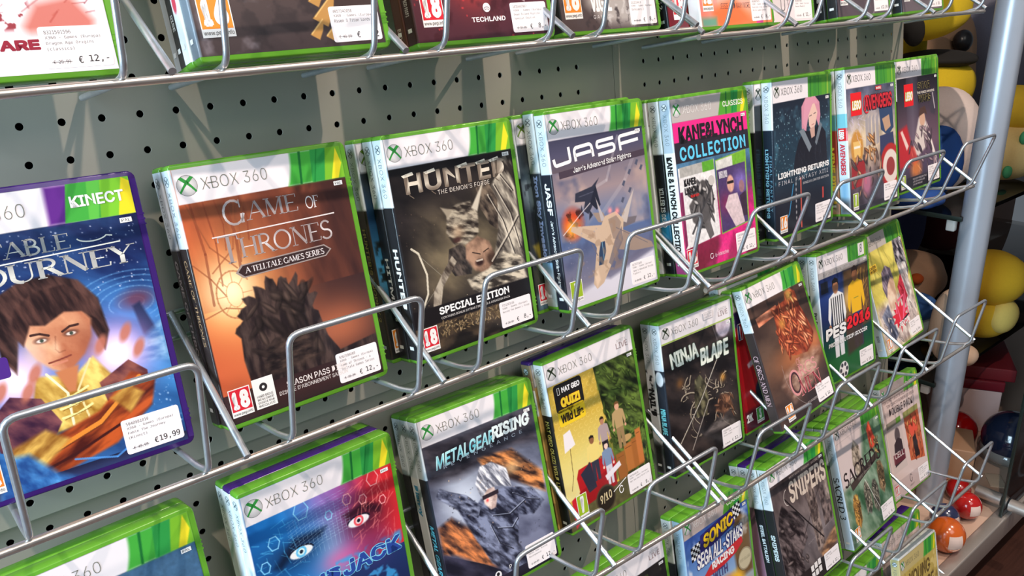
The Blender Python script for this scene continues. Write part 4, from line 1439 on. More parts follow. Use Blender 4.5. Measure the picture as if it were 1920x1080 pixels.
def art_night(a):
    a.tex([(0, 24), (CW, 24), (CW, 184), (0, 184)], (24, 21, 23), (62, 52, 50), 15, 4, 30, 2)
    a.ell(112, 28, 14, 15, (206, 192, 206), 1, .1); a.tex([(98, 16), (127, 16), (127, 43), (98, 43)], (120, 106, 122), (236, 226, 236), 6, 7, 0, 1, .35, 4)
    a.rect(0, 0, CW, 24, WHITE)
    a.line([(92, 24), (104, 60)], 1.6, (120, 110, 112), .6)
    rd = random.Random(8)
    for i in range(34):
        u, v = rd.uniform(30, 108), rd.uniform(70, 150)
        an = math.radians(rd.choice((125, 60, 150, 30)) + rd.uniform(-25, 25)); L = rd.uniform(8, 26)
        p = [(u + L * t * math.cos(an) + 3 * math.sin(5 * t + i), v + L * t * math.sin(an) + 3 * math.cos(4 * t + i)) for t in np.linspace(0, 1, 7)]
        w = rd.uniform(.8, 2.4)
        a.line([(x + .6, y + .7) for x, y in p], w * 1.3, (18, 15, 16), .8); a.line(p, w, (112, 98, 84), .8); a.line([(x - .2, y - .3) for x, y in p], w * .35, (206, 194, 172), .8)
    a.tex([(46, 104), (50, 80), (60, 76), (68, 86), (72, 108), (66, 130), (46, 126)], (34, 31, 26), (118, 112, 84), 4, 5, 70, 2); a.ell(57, 86, 5, 7, (92, 90, 68), .9, .4)
    a.line([(10, 152), (60, 106), (106, 54)], 2.0, (96, 88, 80)); a.line([(10, 151.4), (60, 105.4), (106, 53.4)], .7, (226, 220, 206)); a.line([(34, 162), (72, 112)], 1.4, (180, 170, 160), .8)
    a.tex([(82, 130), (94, 112), (110, 116), (116, 134), (100, 138)], (60, 38, 30), (170, 116, 84), 5, 3, 30, 2, .95, 2); a.heap(12, (84, 116, 118, 150), 4, (90, 60, 46), (170, 124, 96), 4, 60, 80, .8)
    a.glow(102, 92, 5, (214, 150, 66), .8); a.glow(24, 76, 6, (170, 110, 50), .5); a.dots(36, (20, 60, 120, 150), .6, (214, 180, 130), 3, .7)
    a.tex([(58, 152), (84, 138), (112, 146), (120, 158), (80, 154)], (50, 44, 44), (130, 120, 116), 5, 6, 10, 3, .8, 3)


def ttl_night(k):
    w, e = (226, 232, 220), (90, 110, 96)
    k.out('NINJA', 12, 36.5, 63, 57, w, e, .03, off=.04, slant=-.1, skew=.04); k.up().out('BLADE', 63, 45, 118, 67, w, e, .03, off=.04, slant=.06, skew=.0)
    k.up().rect(76, 5, 94, 14, (190, 188, 190)); k.up().rect(76.6, 5.6, 93.4, 13.4, (226, 220, 224)); k.up().text('COLLECTION', 78, 6.6, 92, 8.8, (150, 150, 150)); k.text('EDITION', 79, 10, 91, 12.2, (150, 150, 150))
    k.text('FROM', 88, 178, 94, 181, (220, 216, 214))


def art_orcs(a):
    a.vgrad(24, 183, [(62, 44, 41), (70, 52, 46), (80, 64, 56), (104, 74, 60), (66, 50, 47), (50, 41, 43)])
    a.tex([(0, 24), (CW, 24), (CW, 184), (0, 184)], (40, 30, 30), (110, 84, 70), 24, 3, 10, 2, .45)
    a.glow(66, 106, 42, (206, 120, 70), .65, 20); a.glow(118, 102, 18, (226, 130, 80), .65)
    d, l = (150, 62, 40), (226, 136, 92)
    a.tex([(10, 40), (58, 36), (60, 47), (12, 52)], (160, 84, 60), (232, 150, 116), 5, 3, 0, 3)
    a.tex([(54, 102), (46, 72), (48, 44), (60, 38), (78, 36), (84, 27), (96, 25), (106, 31), (108, 52), (114, 66), (122, 92), (114, 104), (96, 112), (70, 108)], (96, 36, 26), (180, 84, 54), 5, 4, 70, 2)
    a.heap(34, (50, 44, 100, 74), 6, d, l, 3, 75, 50); a.heap(26, (54, 72, 100, 102), 6, d, l, 8, 80, 60); a.heap(12, (92, 66, 116, 100), 6.5, d, (240, 160, 120), 6, 70, 30); a.heap(7, (82, 30, 104, 44), 5, d, (236, 170, 110), 5, 40, 60); a.heap(6, (44, 50, 54, 96), 5, d, l, 12, 80, 20)
    a.glow(60, 62, 7, (255, 196, 90), .55); a.glow(90, 32, 7, (246, 206, 100), .7)
    a.tex([(24, 134), (40, 122), (70, 118), (86, 110), (98, 118), (110, 112), (126, 116), (110, 132), (88, 150), (40, 160)], (120, 84, 70), (240, 206, 184), 9, 5, 0, 2, .75, 5)
    a.line(arc(96, 120, 62, 60, 120, 190, 18), .5, (170, 160, 160), .7)


def ttl_orcs(k):
    c, e = (70, 44, 50), (206, 140, 140)
    k.text('OF', 66, 112, 76, 121, e, kind='serif'); k.text('O', 40, 122, 66, 156, e, kind='serif', off=.03); k.up().text('O', 43, 125, 63, 153, c, kind='serif', off=.01)
    k.text('RCS', 66, 121, 108, 137, e, kind='serif', off=.02); k.text('MEN', 58, 138, 110, 160, e, kind='serif', off=.03); k.up().text('MEN', 59, 139, 109, 159, (150, 60, 70), kind='serif', off=.0)
    k.text('CYANIDE', 66, 170, 90, 173, (190, 180, 180))


def art_football(a):
    a.rect(0, 24, CW, 33, (170, 166, 166)); a.vgrad(33, 183, [(30, 44, 96), (34, 56, 116), (26, 40, 86), (20, 60, 60), (24, 86, 44), (40, 100, 46)])
    a.poly([(62, 33), (CW, 33), (CW, 120), (60, 130)], (90, 66, 44), 1, 3); a.glow(72, 74, 16, (240, 200, 120), .8); a.streaks(30, (96, 34, 126, 90), 24, 1.4, (226, 170, 70), 120, 30, 4, .6)
    a.rect(4, 38, 22, 54, (24, 26, 40)); a.glow(40, 60, 14, (110, 150, 210), .5)
    a.person(40, 40, 118, (166, 112, 80), (226, 226, 226), (214, 214, 220), (22, 20, 24), 1.05)
    for u in (26, 31.5, 37, 42.5, 48, 53.5):
        a.rect(u, 64, u + 2.4, 104, (28, 28, 36), .95)
    a.person(92, 34, 118, (132, 86, 58), (236, 178, 36), (40, 60, 130), (46, 30, 26), 1.05)
    a.line([(86, 78), (98, 78)], 1, (70, 110, 60)); a.rect(0, 150, CW, 184, (30, 92, 46)); a.poly([(60, 118), (104, 112), (104, 150), (60, 156)], (66, 50, 42), .9, 3)
    a.ell(46, 172, 12, 12, (226, 224, 226), 1, .05)
    for t in range(0, 360, 60):
        a.ell(46 + 8 * math.cos(math.radians(t)), 172 + 8 * math.sin(math.radians(t)), 3, 3, (60, 60, 70))


def ttl_football(k):
    k.text('DAY ONE EDITION  EDITION DAY ONE', 12, 26, 110, 30.6, (120, 116, 118)); k.rect(106, 3, 122, 21, (226, 222, 222)); k.up().text('8', 111, 5, 117, 17, (90, 90, 92))
    k.up().out('PES', 5, 103, 60, 122, (240, 238, 240), (30, 28, 36), .06, off=.06, slant=.12); k.out('2016', 60, 99, 126, 119, (226, 40, 50), (60, 20, 28), .05, off=.06, slant=.12)
    k.z += 6
    k.up().text('PRO EVOLUTION SOCCER', 10, 126, 114, 132, (236, 234, 236), off=.03, slant=.2)


def art_comic(a):
    a.tex([(0, 0), (CW, 0), (CW, 184), (0, 184)], (150, 146, 60), (236, 220, 110), 18, 3, 40, 3); a.tex([(0, 110), (CW, 96), (CW, 184), (0, 184)], (150, 130, 126), (244, 232, 222), 8, 5, 70, 2, 1, 8)
    for p in ([(0, 30), (60, 90)], [(20, 24), (10, 80)], [(60, 24), (90, 90)], [(30, 100), (70, 60)]):
        a.line(p, .8, (110, 110, 50), .5)
    a.tex([(96, 20), (126, 20), (128, 78), (118, 100), (104, 84), (92, 56)], (40, 36, 46), (206, 200, 206), 4, 4, 60, 3, 1, 1, 2.6); a.tex([(96, 60), (124, 66), (120, 110), (104, 130), (94, 100)], (120, 110, 112), (246, 236, 230), 5, 7, 70, 3)
    a.tex([(40, 76), (50, 64), (66, 66), (74, 86), (70, 122), (44, 126)], (186, 150, 126), (240, 214, 190), 10, 3, 60, 1.5); a.tex([(34, 86), (40, 62), (56, 54), (70, 62), (74, 82), (64, 74), (50, 86), (40, 104)], (74, 62, 76), (166, 150, 166), 3, 6, 70, 4)
    a.tex([(80, 96), (98, 78), (106, 118), (86, 132)], (130, 20, 36), (226, 70, 90), 5, 3, 60, 2); a.tex([(12, 124), (38, 112), (50, 164), (30, 174)], (36, 40, 60), (140, 146, 170), 5, 4, 70, 3, .95, 1.5); a.heap(16, (10, 130, 124, 178), 5, (150, 136, 134), (240, 230, 226), 4, 70, 50, .8)


def ttl_comic(k):
    import random as _r
    rd = _r.Random(3)
    p = []
    for t in range(24):
        an = t * math.pi / 12
        r = (30 if t % 2 else 17) * rd.uniform(.85, 1.15)
        p.append((70 + r * math.cos(an), 140 + r * .8 * math.sin(an)))
    for i in range(24):
        k.poly([(70, 140), p[i], p[(i + 1) % 24]], (214, 40, 60))
    k.up()
    for q in ([(58, 134), (64, 118), (66, 150)], [(70, 116), (92, 112), (74, 150)], [(84, 138), (98, 108), (94, 150)]):
        k.line(q, 4.5, (236, 100, 130))
    k.up().line([(58, 152), (96, 144)], 3, (40, 36, 44)); k.text('REVIVE', 60, 148, 96, 156, (230, 226, 226), off=.04)
    k.up().rect(6, 44, 30, 56, (226, 190, 60)); k.up().text('LIMITED', 8, 45.5, 28, 50, (80, 60, 30), off=.03); k.text('EDITION', 8, 51, 28, 55, (80, 60, 30), off=.03)


def art_racing(a):
    a.vgrad(24, 183, [(50, 84, 160), (90, 130, 190), (140, 170, 206), (170, 160, 140), (140, 110, 70)])
    a.poly([(98, 40), (112, 34), (CW, 48), (CW, 120), (96, 120), (92, 70)], (110, 84, 54), 1, 3); a.blot(20, 4, (226, 232, 240), .55, .7, (0, 30, 130, 90), .2)
    a.poly([(0, 90), (20, 80), (40, 100), (30, 140), (0, 150)], (190, 200, 214), .8, 4); a.ell(70, 118, 20, 14, (226, 120, 50), 1, .4); a.ell(92, 120, 16, 14, (236, 180, 50), 1, .4); a.ell(30, 120, 16, 12, (226, 160, 140), 1, .4); a.ell(8, 112, 5, 5, (190, 40, 40), 1, .1)


def ttl_racing(k):
    for cx, cy in ((20, 46), (104, 30)):
        for i in range(5):
            for j in range(5):
                k.rect(cx - 10 + i * 4, cy - 8 + j * 3.6 - i * .6, cx - 6 + i * 4, cy - 4.4 + j * 3.6 - i * .6, (240, 240, 238) if (i + j) % 2 else (28, 28, 34))
    k.up().poly([(26, 56), (30, 30), (96, 22), (100, 44)], (44, 40, 110))
    k.out('SONIC', 33, 31, 97, 50, (244, 192, 40), (50, 36, 60), .05, off=.045, slant=.1, skew=.1); k.up().out('SEGA ALL-STARS', 17, 50, 114, 71, (236, 238, 244), (44, 48, 110), .05, off=.025, slant=.1, skew=.02)
    k.up().poly([(24, 86), (44, 74), (110, 66), (112, 74), (96, 82), (60, 88)], (190, 44, 50)); k.up().text('RACING', 46, 72, 94, 82, (246, 240, 238), off=.05, skew=.04)
    k.text('WITH', 46, 86, 76, 98, (70, 60, 110), off=.02); k.up().disc(113, 98, 15, (150, 136, 110)); k.up().disc(113, 98, 13, (190, 180, 150)); k.text('BEST SELLERS', 102, 96, 124, 100, (150, 140, 112))


def art_snipers(a):
    a.vgrad(24, 183, [(44, 36, 38), (66, 54, 54), (104, 92, 92), (144, 134, 138), (120, 110, 112), (46, 38, 40)])
    a.tex([(0, 24), (CW, 24), (CW, 184), (0, 184)], (30, 25, 27), (160, 146, 144), 18, 5, 70, 2, .4)
    a.tex([(74, 56), (94, 54), (100, 142), (80, 148)], (70, 58, 56), (156, 138, 130), 4, 3, 90, 2); a.tex([(104, 70), (116, 66), (118, 96), (128, 96), (128, 118), (106, 122)], (50, 42, 43), (136, 118, 114), 4, 4, 90, 2); a.tex([(118, 58), (128, 56), (128, 92), (120, 90)], (110, 96, 92), (180, 164, 156), 4, 5, 90, 2)
    for v in range(64, 140, 12):
        a.rect(82, v, 86, v + 6, (50, 42, 42), .7); a.rect(90, v - 1, 93, v + 5, (50, 42, 42), .7)
    a.tex([(8, 66), (18, 54), (28, 66), (48, 76), (60, 94), (62, 118), (42, 134), (46, 184), (0, 184), (0, 90)], (26, 21, 24), (116, 102, 102), 5, 6, 50, 3, 1, 1, 2.4); a.heap(14, (10, 84, 54, 150), 5, (50, 42, 44), (124, 110, 108), 5, 50, 50, .8)
    a.line([(26, 50), (60, 90), (98, 134)], 2.0, (30, 25, 27)); a.line([(48, 120), (112, 60)], 1.3, (46, 38, 40), .9)
    a.tex([(84, 150), (CW, 130), (CW, 152), (90, 170)], (80, 56, 44), (206, 150, 100), 5, 3, 0, 2, .8, 3); a.rect(0, 158, CW, 184, (38, 32, 34)); a.line([(60, 128), (128, 120)], .5, (160, 150, 150), .6)


def ttl_snipers(k):
    k.text('SNIPERS', 38, 33, 128, 62, (206, 190, 176), off=.03, skew=.0, slant=.04); k.text('DESTROY   ENEMY   SECRETS', 44, 27, 122, 30, (170, 156, 150)); k.line(arc(34, 50, 9, 11, 100, 260, 14), .9, (206, 196, 190))
    for i in range(3):
        for j in range(2):
            k.rect(56 + i * 9, 158 + j * 10 - i * 1, 63 + i * 9, 166 + j * 10 - i, (226, 222, 222))


def art_sacred(a):
    a.rect(0, 24, CW, 184, (206, 190, 188)); a.rect(76, 14, CW, 184, (48, 96, 50)); a.poly([(0, 96), (60, 84), (80, 20), (CW, 20), (CW, 184), (0, 184)], (76, 116, 84), 1, 8)
    a.tex([(0, 100), (60, 88), (82, 16), (CW, 16), (CW, 184), (0, 184)], (30, 66, 40), (196, 204, 190), 16, 4, 60, 2, .6, 6)
    a.tex([(40, 44), (48, 34), (60, 48), (62, 86), (44, 88), (36, 66)], (70, 60, 50), (206, 190, 170), 4, 3, 70, 2, .95, 1.5); a.tex([(88, 34), (98, 22), (106, 50), (112, 62), (90, 68)], (150, 40, 26), (236, 96, 70), 5, 3, 70, 2, 1, 1.5); a.heap(12, (86, 54, 118, 78), 4.5, (90, 74, 50), (206, 170, 110), 3, 60, 60)
    for u, v, c in ((26, 122, (206, 150, 76)), (60, 116, (150, 144, 126)), (82, 122, (130, 126, 112)), (106, 102, (170, 140, 104))):
        a.tex([(u - 9, v), (u - 3, v - 13), (u + 5, v - 11), (u + 11, v + 4), (u + 9, v + 30), (u + 2, v + 40), (u - 9, v + 28)], tuple(int(x * .35) for x in c), c, 4, int(u), 70, 2, 1, 1.5)
        a.heap(16, (u - 6, v - 8, u + 7, v + 32), 4.4, tuple(int(x * .45) for x in c), tuple(min(250, int(x * 1.2)) for x in c), int(u), 75, 50)
    a.line([(60, 100), (90, 160)], 1, (226, 226, 220), .8)


def ttl_sacred(k):
    k.poly([(20, 92), (104, 74), (108, 84), (24, 103)], (66, 56, 52)); k.up().text('SACRED', 6, 70, 100, 93, (44, 34, 36), kind='serif', off=.05, skew=.06); k.text('3', 102, 64, 116, 88, (44, 34, 36), kind='serif', off=.05)
    k.text('FIRST EDITION', 44, 91, 84, 95, (150, 140, 134), skew=.15)


def art_double(a):
    a.rect(0, 0, CW, 184, (216, 196, 192)); a.rect(0, 156, CW, 184, (196, 176, 174))
    a.poly([(3, 58), (54, 57), (57, 141), (8, 142)], (206, 190, 186)); a.poly([(4, 58), (54, 57), (54, 66), (4, 68)], (140, 134, 120)); a.poly([(38, 57.4), (54, 57), (54, 66), (38, 66.4)], (110, 160, 60))
    a.ell(36, 84, 9, 12, (90, 80, 84)); a.poly([(22, 96), (36, 88), (48, 94), (52, 128), (16, 132)], (56, 44, 50)); a.rect(14, 112, 54, 128, (110, 40, 54), .8)
    a.poly([(64, 56), (118, 55), (121, 147), (70, 138)], (196, 100, 66)); a.poly([(64, 56), (118, 55), (118, 64), (64, 66)], (150, 150, 90)); a.poly([(78, 78), (104, 70), (108, 96), (82, 102)], (226, 90, 70)); a.heap(30, (68, 70, 114, 140), 6, (150, 60, 40), (250, 176, 110), 4, 80, 50, .8); a.poly([(86, 104), (98, 100), (104, 138), (88, 138)], (46, 34, 36))


def ttl_double(k):
    k.text("TOM CLANCY'S SPLINTER CELL DOUBLE AGENT", 4, 22, 116, 27, (110, 90, 92), off=.01); k.text("TOM CLANCY'S RAINBOW SIX VEGAS", 14, 30, 112, 35, (110, 90, 92), off=.01); k.text('DOUBLE PACK', 20, 38, 104, 50, (60, 46, 50), off=.01)
    k.text('CELL', 18, 110, 50, 120, (206, 190, 190), off=.03); k.line(arc(62, 164, 4, 6, 0, 330, 16), 1.6, (100, 88, 92)); k.text('UBISOFT', 56, 174, 72, 177, (110, 98, 100))


def art_bald(a):
    a.rect(0, 24, CW, 184, (62, 96, 128)); a.grain(3, 3, .14, (0, 24, CW, 60)); a.poly([(30, 60), (40, 30), (58, 22), (78, 26), (88, 50), (90, 100), (20, 110)], (150, 84, 70)); a.poly([(44, 28), (62, 24), (70, 40), (54, 44)], (110, 40, 36)); a.line([(70, 24), (82, 40), (84, 70)], 3, (226, 214, 206))


def art_dark_live(a):
    a.vgrad(24, 183, [(34, 32, 34), (24, 24, 26)]); a.blot(8, 3, (90, 110, 50), .62, .5, (0, 24, CW, 60)); a.glow(96, 60, 10, (220, 220, 220), .9)


def art_red_ink(a):
    a.rect(0, 24, CW, 184, (232, 226, 230)); a.poly([(0, 60), (CW, 40), (110, 120), (80, 128), (66, 136), (0, 150)], (126, 26, 34), 1, 2); a.blot(9, 5, (232, 226, 230), .54, .95, (0, 112, CW, 146), .06); a.blot(6, 9, (134, 34, 44), .6, .9, (0, 128, 90, 160), .05)
    a.streaks(40, (40, 120, 126, 150), 12, .8, (120, 30, 40), 160, 30, 4, .8); a.poly([(84, 156), (92, 144), (112, 140), (122, 154), (120, 166), (84, 166)], (186, 84, 70), .8, 3); a.rect(0, 160, CW, 184, (228, 226, 232), .9, 3)


def ttl_red_ink(k):
    k.text('BIOWARE', 40, 163.6, 90, 169.6, (142, 30, 52), off=.07)


def art_dragon(a):
    a.vgrad(24, 183, [(60, 54, 58), (84, 74, 78), (110, 100, 104), (74, 60, 58), (56, 46, 48)]); a.blot(16, 3, (130, 124, 132), .52, .6, (0, 100, 90, 184), .2); a.blot(11, 5, (44, 36, 38), .55, .7, (0, 100, CW, 184), .15)
    a.poly([(82, 120), (94, 116), (CW, 120), (CW, 184), (88, 184)], (60, 46, 44), .9, 4)
    for u, v, s in ((88, 160, 20), (80, 172, 12), (84, 150, 14), (90, 174, 10)):
        a.poly([(u - s * .5, v + s * .2), (u + s * .5, v - s * .7), (u + s * .3, v), (u, v + s * .5)], (176, 130, 70)); a.line([(u - s * .4, v + s * .15), (u + s * .4, v - s * .6)], .8, (226, 190, 120), .8)
    a.ell(20, 134, 8, 5, (214, 190, 190), .6, .5)


def art_gore(a):
    a.vgrad(24, 183, [(60, 24, 28), (110, 36, 40), (120, 44, 48), (84, 40, 50), (70, 36, 46)]); a.glow(56, 140, 20, (206, 60, 54), .7); a.blot(14, 4, (60, 24, 32), .55, .8, (0, 80, CW, 184), .15); a.dots(40, (0, 120, CW, 184), .9, (214, 60, 64), 5, .8); a.line([(86, 130), (96, 150), (106, 156), (112, 140)], 1, (190, 170, 176), .7)


def ttl_gore(k):
    k.text('TECHLAND', 51, 166.6, 84, 170.4, (232, 226, 228), off=.02); k.disc(67, 159.6, 3.6, (226, 220, 222)); k.line(arc(67, 161.4, 3, 2.2, 200, 340, 8), .5, (100, 40, 46)); k.line(arc(67, 163.4, 3, 2.6, 220, 320, 8), .5, (100, 40, 46))


def art_stone(a):
    a.vgrad(24, 183, [(90, 84, 84), (84, 74, 74), (92, 82, 80), (70, 58, 58)]); a.poly([(30, 120), (70, 110), (84, 140), (96, 180), (54, 178), (34, 160)], (176, 170, 166), .9, 6); a.blot(8, 4, (56, 48, 50), .56, .8, (0, 120, CW, 184), .12); a.blot(6, 7, (196, 192, 190), .6, .7, (40, 140, 124, 184), .1)


def ttl_stone(k):
    k.text('VIGIL', 38, 150, 66, 167, (238, 236, 236), off=.04); k.text('GAMES', 40, 169.6, 62, 173, (210, 206, 206), space=1.3)


def art_party(a):
    a.vgrad(24, 183, [(240, 170, 170), (236, 150, 140), (240, 196, 200), (244, 200, 206), (236, 130, 80)]); a.hgrad(0, 30, [(226, 96, 90), (236, 150, 140)], 120, 184, .6); a.poly([(20, 166), (60, 156), (96, 184), (20, 184)], (236, 110, 60), .9, 5); a.rect(0, 174, 26, 184, (70, 160, 140), .8, 3); a.poly([(100, 168), (106, 164), (112, 184), (98, 184)], (214, 70, 140))


def ttl_party(k):
    for i, (t, a0, a1) in enumerate((('TO 35 HIT TRACKS', 28, 84), ('NICOLE SCHERZINGER, JAKE M', 26, 90), ('THE WANTED, MICHAEL BUBLE', 30, 88), ('JESSIE J AND MANY MORE', 34, 88))):
        k.text(t, a0, 133 + i * 9.2, a1, 139 + i * 9.2, (60, 56, 62), off=-.005)


def art_white(a):
    a.rect(0, 24, CW, 184, (224, 216, 220)); a.rect(30, 120, 78, 166, (214, 206, 210), .8); a.line(arc(44, 134, 20, 10, 0, 180, 12), .8, (180, 174, 178), .8)


def ttl_white(k):
    k.text('UT', 62, 158, 82, 171, (60, 58, 62), off=-.01)


def art_gun(a):
    a.vgrad(24, 183, [(52, 46, 52), (72, 62, 68), (84, 72, 78)]); a.blot(18, 5, (110, 96, 100), .55, .6, (20, 100, CW, 184), .2); a.line(arc(70, 150, 30, 40, 300, 420, 12), 2.4, (150, 140, 146), .6)


def art_mist(a):
    a.vgrad(24, 183, [(70, 60, 66), (84, 74, 80), (100, 90, 96)]); a.blot(18, 8, (140, 130, 136), .55, .6, (20, 100, CW, 184), .2)


def art_court(a):
    a.rect(0, 24, CW, 184, (176, 24, 34)); a.poly([(0, 24), (CW, 24), (CW, 40), (0, 44)], (50, 40, 90)); a.hgrad(0, 60, [(150, 18, 30), (206, 40, 48), (150, 20, 30)], 44, 160, .8); a.poly([(30, 92), (60, 96), (60, 150), (40, 150)], (90, 110, 160)); a.ell(44, 138, 16, 17, (40, 44, 70)); a.poly([(16, 96), (34, 90), (36, 98), (18, 102)], (206, 170, 180)); a.rect(0, 156, CW, 184, (70, 18, 40), .9, 3)


def ttl_court(k):
    k.rrect(4, 40, 14, 62, 2.5, (236, 236, 240)); k.up().rrect(5, 41, 9, 61, 1.5, (40, 60, 140)); k.rrect(9, 41, 13, 61, 1.5, (206, 40, 50)); k.up().poly([(8, 43), (10.5, 44), (9.5, 52), (10.5, 60), (8, 60)], (240, 240, 242))
    k.text('NBA', 30, 70, 60, 84, (240, 240, 240), off=.04); k.text('2K', 2, 160, 16, 171, (236, 232, 234), off=.05)


def art_gold(a):
    a.vgrad(24, 183, [(190, 170, 90), (176, 150, 80), (196, 170, 100)]); a.blot(14, 4, (120, 100, 50), .55, .6, (0, 24, CW, 184), .15); a.blot(10, 8, (226, 206, 140), .6, .6, (0, 24, CW, 184), .1)


def ttl_gold(k):
    k.text('YOUNG', 24, 30, 104, 52, (96, 80, 44), off=.03, slant=.1); k.text('JUSTICE', 22, 56, 112, 78, (96, 80, 44), off=.03, slant=.1)


def art_forest(a):
    a.vgrad(24, 183, [(26, 30, 34), (30, 66, 100), (60, 130, 170), (40, 44, 40), (30, 28, 28)]); a.glow(16, 110, 14, (90, 180, 226), .9, 22); a.blot(7, 3, (26, 28, 24), .5, .9, (0, 80, CW, 160), .1)


def art_mech(a):
    a.vgrad(24, 183, [(40, 44, 50), (56, 66, 76), (44, 52, 60), (60, 62, 50), (44, 42, 40)]); a.ell(16, 66, 17, 20, (120, 140, 150), .9, .3); a.blot(7, 4, (44, 50, 58), .52, .8, (0, 26, CW, 184), .1); a.poly([(4, 120), (12, 118), (26, 150), (16, 150)], (206, 180, 60), .7, 2); a.rect(0, 168, 40, 184, (110, 160, 190), .6, 3)


# ------------------------------------------------------------------ pegboard, floor, walls
def peg_panel(name, x0, x1, z0, z1, xs, zs, yoff, r=2.6, n=12):
    P = 25.0
    V, F = [], []
    ring = [math.radians(360 * i / n + 15) for i in range(n)]
    sq = []
    for a in ring:
        c, s = math.cos(a), math.sin(a)
        k = 1 / max(abs(c), abs(s))
        sq.append((c * k * P / 2, s * k * P / 2))
    corner = []
    for cx in xs:
        for cz in zs:
            o = len(V)
            V += [(cx + a, yoff, cz + b) for a, b in sq]
            V += [(cx + r * math.cos(a), yoff, cz + r * math.sin(a)) for a in ring]
            V += [(cx + r * math.cos(a), yoff + 1.4, cz + r * math.sin(a)) for a in ring]
            V += [(cx + a * P / 2, yoff, cz + b * P / 2) for a, b in ((1, 1), (-1, 1), (-1, -1), (1, -1))]
            for i in range(n):
                j = (i + 1) % n
                F.append((o + i, o + j, o + n + j, o + n + i))
                F.append((o + n + i, o + n + j, o + 2 * n + j, o + 2 * n + i))
            for q, ang in enumerate((45, 135, 225, 315)):
                i = int((ang - 15) // 30)
                F.append((o + i, o + 3 * n + q, o + (i + 1) % n))
    a0, a1, b0, b1 = min(xs) - P / 2, max(xs) + P / 2, min(zs) - P / 2, max(zs) + P / 2
    for u0, v0, u1, v1 in ((x0, z0, a0, z1), (a1, z0, x1, z1), (a0, z0, a1, b0), (a0, b1, a1, z1)):
        if u1 - u0 > .01 and v1 - v0 > .01:
            o = len(V)
            V += [(u0, yoff, v0), (u1, yoff, v0), (u1, yoff, v1), (u0, yoff, v1)]
            F.append((o, o + 1, o + 2, o + 3))
    # folded edges of the sheet
    for u0, v0, u1, v1 in ((x0, z0, x1, z0), (x1, z0, x1, z1), (x1, z1, x0, z1), (x0, z1, x0, z0)):
        o = len(V)
        V += [(u0, yoff, v0), (u1, yoff, v1), (u1, yoff + 12, v1), (u0, yoff + 12, v0)]
        F.append((o, o + 3, o + 2, o + 1))
    me = mesh(name, [(x * MM, y * MM, z * MM) for x, y, z in V], F)
    o = part(name, me, M_BOARD)
    o.matrix_world = BOARD_M
    o['kind'] = 'structure'
    return o


cols_a = [25.0 * i for i in range(-14, 18)]
cols_b = [25.0 * i + .8 for i in range(21, 44)]
rows_a = [-25.0 * j for j in range(-12, 11)]
rows_l = [-25.0 * j - 3.6 for j in range(11, 40)]
peg_panel('wall_back', -372, 477.6, -262.6, 340, cols_a, rows_a, 0.0)
peg_panel('wall_back', 478.4, 1112, -262.6, 340, cols_b, [z - 1.2 for z in rows_a], 0.0)
peg_panel('wall_back', -372, 477.6, -1010, -263.4, [x + 8.4 for x in cols_a[:-1]], rows_l, 13.0)
peg_panel('wall_back', 478.4, 1112, -1010, -263.4, [x + 8.4 for x in cols_b[:-1]], rows_l, 13.0)
bk = part('wall_back', mesh('wall_back', *boxvf(-.372, .028, -1.01, 1.108, .036, .34)), M_DARK)
bk.matrix_world = BOARD_M
bk['kind'] = 'structure'

FLOOR_Z = -1.06
mf = bpy.data.materials.new('dark_wood_planks')
mf.use_nodes = True
nt = mf.node_tree
pb = nt.nodes['Principled BSDF']
tc = nt.nodes.new('ShaderNodeTexCoord')
br = nt.nodes.new('ShaderNodeTexBrick')
br.inputs['Color1'].default_value = (*lin((92, 58, 46)), 1)
br.inputs['Color2'].default_value = (*lin((72, 44, 36)), 1)
br.inputs['Mortar'].default_value = (*lin((34, 22, 18)), 1)
br.inputs['Scale'].default_value = 1.0
br.inputs['Mortar Size'].default_value = 0.002
br.inputs['Brick Width'].default_value = 0.9
br.inputs['Row Height'].default_value = 0.11
nz = nt.nodes.new('ShaderNodeTexNoise')
nz.inputs['Scale'].default_value = 14
nz.inputs['Detail'].default_value = 6
mp_ = nt.nodes.new('ShaderNodeMapping')
mp_.inputs['Scale'].default_value = (1, 14, 1)
mx = nt.nodes.new('ShaderNodeMix')
mx.data_type = 'RGBA'
mx.blend_type = 'MULTIPLY'
mx.inputs[0].default_value = 0.6
nt.links.new(tc.outputs['Object'], br.inputs['Vector'])
nt.links.new(tc.outputs['Object'], mp_.inputs['Vector'])
nt.links.new(mp_.outputs[0], nz.inputs['Vector'])
nt.links.new(br.outputs['Color'], mx.inputs[6])
nt.links.new(nz.outputs['Fac'], mx.inputs[7])
nt.links.new(mx.outputs[2], pb.inputs['Base Color'])
pb.inputs['Roughness'].default_value = 0.38
fl = part('floor', mesh('floor', *boxvf(-3.5, -3.0, FLOOR_Z - .05, 4.0, 1.3, FLOOR_Z)), mf)
fl['kind'] = 'structure'
M_WALL = mat('brown_wall_paint', (84, 62, 52), 0.8, noise=0.08, nscale=4)
wl = part('wall_rear', mesh('wall_rear', *boxvf(-3.5, .75, FLOOR_Z, 4.0, .80, 1.9)), M_WALL)
wl['kind'] = 'structure'


# ------------------------------------------------------------------ wire racks
def V3(o, p):
    return [((x - o[0]) * MM, (y - o[1]) * MM, (z - o[2]) * MM) for x, y, z in p]


